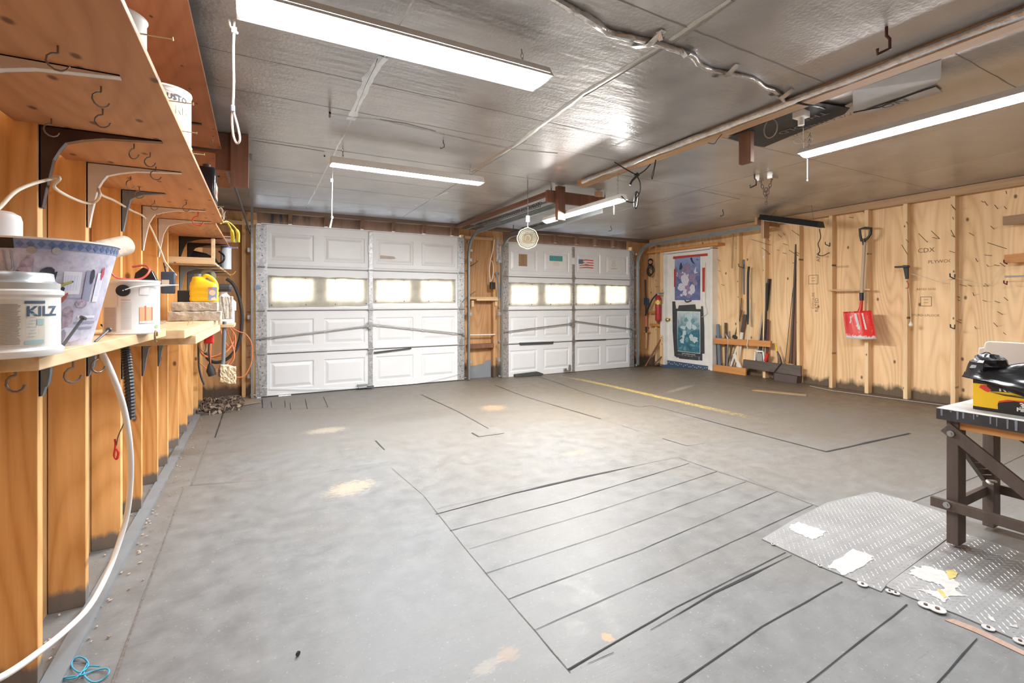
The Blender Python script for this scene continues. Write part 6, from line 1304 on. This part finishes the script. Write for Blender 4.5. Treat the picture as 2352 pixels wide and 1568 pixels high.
# ================================================================ SHOVEL
sv = T('snow_shovel', 'red snow shovel with worn white streaks hanging on the right wall', 'shovel', R(1983, 779, 6.33))
X = 6.34; ha = [R(1986, 556, X), R(1981, 640, X), R(1979, 674, X)]; MB().tube(ha, [.017, .017, .018], 10).build('shaft', wood('ash', (.42, .30, .22), (.62, .48, .36), 2, 8), sv, smooth=50)
MB().tube([R(1979,672,X), R(1979,690,X)], .022, 10).build('collar', black, sv, smooth=50); MB().tube([R(1979,690,X), R(1978,704,X), R(1975,716,X)], [.016, .017, .026], 10).build('socket', red, sv, smooth=50)
g = [R(1979,553,X), R(1976,540,X), R(1975,526,X), R(1988,523,X), R(2001,524,X), R(2000,537,X), R(1993,547,X), R(1986,552,X)]
MB().tube(g, .014, 8, closed=True).tube([R(1984,548,X), R(1985,563,X)], [.022, .017], 8).build('d_grip', black, sv, smooth=50)
bl, t, b = nt('shovel_red'); v = coords(t); n_ = noise_(t, coords(t, (1, 6, 1)), 5, 5, .7); n2_ = noise_(t, v, 26, 4, .7); g_ = t.nodes.new('ShaderNodeTexCoord'); s_ = t.nodes.new('ShaderNodeSeparateXYZ'); L(t, g_.outputs['Generated'], s_.inputs[0])
wear = mth(t, 'ADD', rng(t, mth(t, 'ADD', s_.outputs[2], mth(t, 'MULTIPLY', mth(t, 'SUBTRACT', n2_, .5), .35)), .09, .13, 1, 0), rng(t, mth(t, 'MULTIPLY', n_, n2_), .33, .36), clamp=True)
L(t, mixc(t, wear, (.66, .02, .015), (.62, .60, .58)), b.inputs['Base Color']); b.inputs['Roughness'].default_value = .4
C4 = [R(*q, X) for q in ((1943,716),(2008,712),(2023,777),(1953,776))]
def fb(u, v_):
    p = C4[0].lerp(C4[1], u).lerp(C4[3].lerp(C4[2], u), v_); rib = .006*math.cos((u-.5)*math.pi*6)*math.exp(-((v_-.35)/.35)**2)
    return p+Vector((-.01+.05*(2*u-1)**2*-1+.05*0+rib-.03*v_, 0, -.012*math.sin(math.pi*u)*(1 if v_ > .9 else 0)))
MB().sheet(fb, 24, 14).build('blade', bl, sv, smooth=60, thick=.004)
m_ = MB()
for u in (.36, .60):
    m_.m(0).sheet(lambda a, b2, u=u: fb(u-.035+.07*a+.05*b2, .08+.60*b2)+Vector((-.0035, 0, 0)), 3, 8)
m_.build('worn_streak', pm('worn_white', (.62, .60, .58), .5, 0, .2, 60), sv)
# ================================================================ WORKBENCH
WBX0, WBX1, WBY = 2.865, 3.36, 1.03
wbn = T('workbench', 'low dark brown workbench with paint drips and crossed braces at the right edge', 'workbench', (3.1, .7, .02))
top_m = pm('bench_top', (.40, .39, .37), .6, 0, .2, 9); edge_m = pm('bench_edge', (.045, .045, .05), .5, 0, .3, 14)
zt = .655
m_ = MB().m(0).box((WBX0, -.35, zt-.002), (WBX1, WBY, zt)).m(1).box((WBX0, -.35, zt-.052), (WBX1, WBY, zt-.003)); m_.build('top', [top_m, edge_m], wbn)
MB().box((WBX0+.03, -.3, zt-.09), (WBX1-.03, WBY-.07, zt-.053)).build('apron', orange_x, wbn)
m_ = MB(); random.seed(12)
for k in range(26):
    y = WBY-.02-k*.027+random.uniform(-.01, .01); h_ = random.uniform(.01, .046); w2_ = random.uniform(.002, .005); m_.prism([(WBX0-.0005, y-w2_, zt), (WBX0-.0005, y+w2_, zt), (WBX0-.0005, y+w2_*.8, zt-h_), (WBX0-.0005, y-w2_*.8, zt-h_)], (-.0008, 0, 0))
m_.build('paint_drips', pm('drip', (.22, .25, .29), .5), wbn)
z0 = .02
def leg(x, y, w_, d_): return MB().box((x, y-d_, z0), (x+w_, y, zt-.053)).build('leg', bench_m, wbn, bev=.003)
leg(2.885, 1.0, .085, .045); leg(3.27, .99, .085, .045); leg(2.885, -.15, .085, .045); leg(3.27, -.15, .085, .045)
MB().bar((2.878, 1.0, zt-.085), (2.878, .36, .06), .055, .018, (1, 0, 0)).build('brace', bench_m, wbn, bev=.002)
MB().bar((2.866, 1.05, .205), (2.866, .1, .205), .045, .022, (1, 0, 0)).build('stretcher', bench_m, wbn, bev=.002)
MB().bar((3.36, 1.0, .20), (3.36, -.2, .20), .045, .02, (1, 0, 0)).build('stretcher', bench_m, wbn)
MB().bar((2.97, .98, .20), (3.27, .98, .20), .045, .02, (0, 1, 0)).build('stretcher', bench_m, wbn)
MB().bar((2.93, .985, zt-.12), (3.30, .985, .26), .05, .02, (0, 1, 0)).build('brace', bench_m, wbn)
MB().bar((3.35, .95, zt-.10), (3.35, .3, .10), .05, .02, (1, 0, 0)).build('brace', bench_m, wbn)
for p in ((2.866, .975, zt-.11), (2.854, .985, .21)): MB().cyl(p, (p[0]-.010, p[1], p[2]), .014, 12).cyl((p[0]-.01, p[1], p[2]), (p[0]-.016, p[1], p[2]), .007, 6).build('bolt', steel, wbn)
for k in range(6): q = k/5; MB().cyl((2.97+.24*q, .97, zt-.17-.19*q), (2.98+.24*q, .94, zt-.165-.19*q), .0012, 5).build('nail', steel, wbn)
MB().tube(spl([(3.20, .93, .262), (3.18, .935, .268), (3.20, .95, .272), (3.26, .945, .262), (3.28, .94, .255)]), .006, 6).build('plastic_hook', offw, wbn, smooth=60)
# the painted mark on the stretcher
MB().box((2.8535, .675, .190), (2.8545, .685, .225)).box((2.8535, .655, .218), (2.8545, .69, .226)).build('paint_mark', white_p, wbn)
# box of bags
bx0 = T('bag_box', 'yellow and black box of contractor bags on the workbench', 'box', (3.08, .7, zt))
XB = 2.985; y0b, y1b = .40, .935; hb2 = .147
MB().box((XB, y0b, zt+.001), (XB+.20, y1b, zt+hb2)).build('carton', kraft, bx0)
m_ = MB(); fnb = lambda u, v_, k=1: Vector((XB-.0007*k, y1b-u*(y1b-y0b), zt+.001+v_*hb2*.99))
def rb(u0, v0, u1, v1, mi, k=1): m_.m(mi).add([fnb(u0, v0, k), fnb(u1, v0, k), fnb(u1, v1, k), fnb(u0, v1, k)], [(0, 1, 2, 3)])
def pb_(pts, mi, k=2): m_.m(mi).add([fnb(a, b_, k) for a, b_ in pts], [tuple(range(len(pts)))])
rb(0, 0, 1, 1, 0); rb(0, 0, 1, .10, 1, 2); rb(.0, .84, .12, 1, 1, 2)
pb_([(.16,.08),(.16,.30),(.20,.36),(.26,.42),(.34,.40),(.42,.30),(.46,.20),(.46,.08)], 1, 3)
pb_([(.155,.20),(.165,.36),(.22,.44),(.34,.46),(.60,.44),(.60,.41),(.36,.42),(.22,.38),(.18,.30)], 2, 2.5)
pb_([(.44,.08),(.46,.24),(.52,.32),(.58,.36),(.66,.32),(.74,.22),(.74,.08)], 1, 3)
pb_([(.05,.80),(.04,.72),(.08,.62),(.10,.60),(.12,.68),(.08,.82)], 2, 3)
pb_([(.10,.62),(.20,.55),(.40,.53),(.52,.58),(.52,.60),(.40,.56),(.22,.58)], 1, 3.2); pb_([(.08,.98),(.10,.64),(.24,.58),(.50,.62),(.58,.80),(.50,.98)], 1, 2.2); pb_([(.12,.64),(.22,.60),(.44,.60),(.50,.64),(.30,.68)], 0, 3.4)
def tb(s_, u, v_, sz, mi, k=4, wd=1.): m_.m(mi).text(s_, sz, lambda x, y: fnb(u, v_, k)+Vector((0, -x*wd, y)), bold=.0012)
tb('RUFFIES', .30, .77, .044, 3, 5, .95); tb('PRO', .37, .63, .026, 2, 5); tb('3', .305, .30, .034, 3); tb('MIL', .305, .18, .022, 3); tb('55', .60, .26, .036, 3, 4, 1.1); tb('GALLON', .60, .165, .013, 3); tb('3 ft x 4 ft 8 in x 3 mil (91.4 cm x 1.42 m)', .55, .045, .013, 3)
m_.build('printed_front', [yellow, black, pm('box_red', (.72, .05, .04), .45), paper], bx0)
# foam board leaning behind and the black bag on top
o = MB().prism([(3.20, .975, zt+.002), (3.20, .30, zt+.002), (3.24, .30, zt+.305), (3.24, .955, zt+.308), (3.24, .967, zt+.303), (3.238, .972, zt+.292), (3.236, .974, zt+.275), (3.234, .992, zt+.272), (3.23, .992, zt+.24)], (.02, 0, 0)).build('foam_board', pm('foam', (.80, .70, .60), .7, 0, .03), bev=.003); tag(o, 'cream foam board standing behind the bag box on the workbench', 'board')
bag_m, t, b = nt('bag_black'); b.inputs['Base Color'].default_value = (.012, .012, .014, 1); b.inputs['Roughness'].default_value = .28; v = coords(t); bump(t, b, noise_(t, v, 9, 3, .5, 1.), .35, .02)
random.seed(3); bgr = T('plastic_bag', 'crumpled black plastic bag draped over the bag box', 'bag', (3.08, .7, zt+.14))
m_ = MB()
def drape(u, v_):
    # u along the box (far end -> camera end), v across from overhanging front to back
    y = .985-u*.62; fold = mnoise.noise(Vector((u*4, v_*5, 3.)))*.022+abs(mnoise.noise(Vector((u*2.2+v_*5, v_*2, 9.))))*.030
    lip = .01+.15*min(1, max(0, (u-.10)/.55)); s_ = v_
    if s_ < .35: x = XB-.012-.014*math.sin(s_*9)-fold*.5; z = zt+.150-lip*(1-s_/.35)*(.75 if u < .8 else .9)
    else: q = (s_-.35)/.65; x = XB-.012+.205*q; z = zt+.150+.045*math.sin(q*math.pi)+fold*(1.2)+.02*q
    if u < .10: z = max(z, zt+.135)-(.10-u)*.0; x += (.10-u)*.6
    return Vector((x, y, z))
m_.sheet(drape, 46, 26).build('draped_sheet', bag_m, bgr, smooth=50, thick=.001)
def lump(c_, R_, seed, n=18, k=12, amp=.35):
    vs = []; 
    for i in range(k+1):
        for j in range(n):
            th, ph = 2*math.pi*j/n, math.pi*i/k; d = Vector((math.sin(ph)*math.cos(th), math.sin(ph)*math.sin(th), math.cos(ph)))
            q = 1-amp*abs(mnoise.noise(d*1.9+Vector((seed, 0, 0))))*1.6+amp*.3*mnoise.noise(d*5+Vector((0, seed, 0)))
            vs.append(Vector(c_)+Vector((d.x*R_[0], d.y*R_[1], d.z*R_[2]))*q)
    return vs, [(i*n+j, i*n+(j+1) % n, (i+1)*n+(j+1) % n, (i+1)*n+j) for i in range(k) for j in range(n)]
vs, fs = lump((3.05, .90, zt+.205), (.07, .075, .066), 2.); MB().add(vs, fs).build('gathered_lump', bag_m, bgr, smooth=35)
vs, fs = lump((3.08, .60, zt+.20), (.09, .19, .075), 7., amp=.2); MB().add(vs, fs).build('gathered_lump', bag_m, bgr, smooth=35)
# ================================================================ TREAD PLATES AND FLOOR BITS
pl_m = pm('tread_plate', (.30, .30, .30), .5, .25, .18, 3, .1, 60)
def plate(label, px, seed, patches):
    P = [onF(*q) for q in px]; P = [Vector((p.x, p.y, 0)) for p in P]; h0 = .004
    m_ = MB(); m_.m(0).prism([Vector((p.x, p.y, fz(p.x, p.y)+.0008)) for p in P], (0, 0, h0)); random.seed(seed)
    def inside(x, y, Q):
        r = False; n = len(Q)
        for i in range(n):
            a, b_ = Q[i], Q[(i+1) % n]
            if (a.y > y) != (b_.y > y) and x < (b_.x-a.x)*(y-a.y)/(b_.y-a.y)+a.x: r = not r
        return r
    xs = [p.x for p in P]; ys = [p.y for p in P]; d = .0290; n = 0
    x = min(xs); i = 0
    while x < max(xs):
        y = min(ys)+(d/2 if i % 2 else 0); j = 0
        while y < max(ys):
            if inside(x, y, P) and inside(x+.01, y, P) and inside(x-.01, y, P) and inside(x, y+.01, P) and inside(x, y-.01, P):
                a = math.radians(20 if (i+j) % 2 else -70)+.35; c_, s_ = math.cos(a), math.sin(a); L_, W_ = .0115, .0030; z = fz(x, y)+h0+.0008
                q = [(L_, 0), (0, W_), (-L_, 0), (0, -W_)]
                vs = [(x+u*c_-v_*s_, y+u*s_+v_*c_, z) for u, v_ in q]+[(x+u*.55*c_-v_*.45*s_, y+u*.55*s_+v_*.45*c_, z+.0016) for u, v_ in q]
                m_.m(1).add(vs, [(0, 1, 5, 4), (1, 2, 6, 5), (2, 3, 7, 6), (3, 0, 4, 7), (4, 5, 6, 7)]); n += 1
            y += d; j += 1
        x += d*.62; i += 1
    o = m_.build('tread_plate', [pl_m, pm('tread_bar', (.50, .50, .49), .42, .35, .1)]); tag(o, label, 'metal plate'); 
    for k, pp in enumerate(patches):
        Q = [onF(*q) for q in pp]; mm_ = MB(); C0 = sum(Q, Vector())/len(Q); R_ = []
        for i in range(len(Q)):
            a, b_ = Q[i], Q[(i+1) % len(Q)]
            for s_ in range(7): p = a.lerp(b_, s_/7); p = C0+(p-C0)*random.uniform(.86, 1.10); R_.append(Vector((p.x, p.y, fz(p.x, p.y)+h0+.0024)))
        n = len(R_); C0.z = fz(C0.x, C0.y)+h0+.0026; mm_.add(R_+[C0], [(i, (i+1) % n, n) for i in range(n)]); mm_.build('paint_patch', pm('worn_white_paint', (.52, .51, .48), .5, 0, .15, 40), o)
    return o
pA = plate('diamond tread plate with a square white paint patch, left of the workbench leg', [(1750,1239),(1822,1195),(1900,1155),(2007,1130),(2090,1152),(2200,1190),(2200,1219),(2138,1267),(2042,1339),(2024,1360),(1893,1306),(1822,1273)], 1,
    [[(1813,1209),(1835,1201),(1860,1210),(1897,1222),(1893,1232),(1870,1243),(1845,1233),(1815,1218)], [(1898,1302),(1960,1263),(2010,1280),(1998,1293),(1942,1324)]])
pB = plate('diamond tread plate with ragged white and yellow paint, nearest the bottom right', [(2033,1347),(2046,1337),(2140,1268),(2202,1222),(2290,1250),(2430,1300),(2430,1510),(2335,1471),(2198,1412),(2093,1374)], 2,
    [[(2100,1305),(2130,1302),(2160,1312),(2190,1330),(2210,1350),(2185,1365),(2160,1345),(2120,1335),(2090,1320)], [(2150,1360),(2180,1352),(2215,1368),(2222,1372),(2180,1372),(2170,1388),(2130,1365),(2100,1355)], [(2268,1418),(2280,1420),(2288,1432),(2275,1428)], [(2315,1440),(2335,1437),(2338,1446)]])
for pp in ([(2172,1310),(2188,1307),(2200,1315),(2195,1325),(2180,1330)], [(2150,1350),(2165,1356),(2175,1370),(2168,1372)]):
    Q = [onF(*q, .0075) for q in pp]; MB().add(Q, [tuple(range(len(Q)))]).build('yellow_paint', pm('yel_paint', (.52, .40, .13), .5, 0, .3, 40), pB)
MB().prism([onF(*q, .001) for q in ((2170,1424),(2190,1422),(2240,1440),(2352,1495),(2352,1505),(2240,1452))], (0, 0, .0015)).build('bare_wood_strip', wood('bare', (.30, .19, .14), (.48, .34, .27), 0, 10)); tag(bpy.data.objects['bare_wood_strip'], 'strip of bare reddish wood showing beside the near tread plate', 'board')
for k, (px, py, r_, lb) in enumerate(((1981,1342,.018,'single white washer at the front edge of the square-patched tread plate'),(2043,1358,.013,'left of two grey washers at the notch between the plates'),(2057,1362,.014,'right of two grey washers at the notch between the plates'),(2126,1390,.023,'left of the two biggest overlapping washers by the tread plate'),(2153,1399,.026,'right of the two biggest overlapping washers by the tread plate'),(2270,1442,.018,'white washer at the edge of the near tread plate'),(2343,1473,.018,'white washer at the bottom right edge of the picture'),(1883,1299,.008,'small screw washer by the corner of the white square patch'),(1775,1250,.007,'tiny screw washer at the left corner of the tread plate'))):
    p = onF(px, py, .004+.003*(k == 4)); w_ = T('floor_washer', lb, 'washer', p, 'washers screwed down along the tread plates'); MB().cyl(p, p+Vector((0, 0, .003)), r_, 24).build('disc', pm('washer', (.62, .62, .61), .4, .3), w_, smooth=30); MB().cyl(p+Vector((0, 0, .003)), p+Vector((0, 0, .007)), r_*.28, 8).build('screw', rusty, w_)
P = [onF(*q) for q in ((1727,897),(1740,896),(1853,907),(1852,909.5))]; o = MB().prism(P, (0, 0, .008)).build('wood_offcut', kraft); tag(o, 'thin pale wood offcut lying on the floor in front of the rack', 'offcut')
tag(MB().tube([onF(1860,886,.01), onF(1912,897,.01), onF(2195,934,.012)], .004, 6).build('cable_on_floor', pm('dusty_cable', (.4, .37, .33), .7)), 'thin pale cable lying along the foot of the right wall', 'cable')
o = MB().cyl(onF(683,1500,.008), onF(686,1501,.008), .008, 8).build('black_nut', rubber); tag(o, 'small black nut on the floor at the bottom centre left', 'nut')

# labels, prints and rivets ride on the body of their can, jug or bucket
for o in list(bpy.data.objects):
    if o.parent is not None and o.parent.type == 'EMPTY':
        nm = o.name.split('.')[0]
        if nm in ('label', 'lettering', 'printed_scene', 'rivet', 'yellow_label', 'string_knot', 'string_tassel', 'clip', 'clip_wire', 'screw', 'grip', 'printed_front', 'worn_streak', 'paint_drips', 'paint_mark'):
            for c_ in o.parent.children:
                cn = c_.name.split('.')[0]
                if c_ is not o and (cn in ('body', 'roll', 'cylinder', 'disc', 'carton', 'blade', 'pull_string', 'pack') or (cn == 'top' and nm == 'paint_drips') or (cn == 'stretcher' and nm == 'paint_mark')):
                    o.parent = c_; break
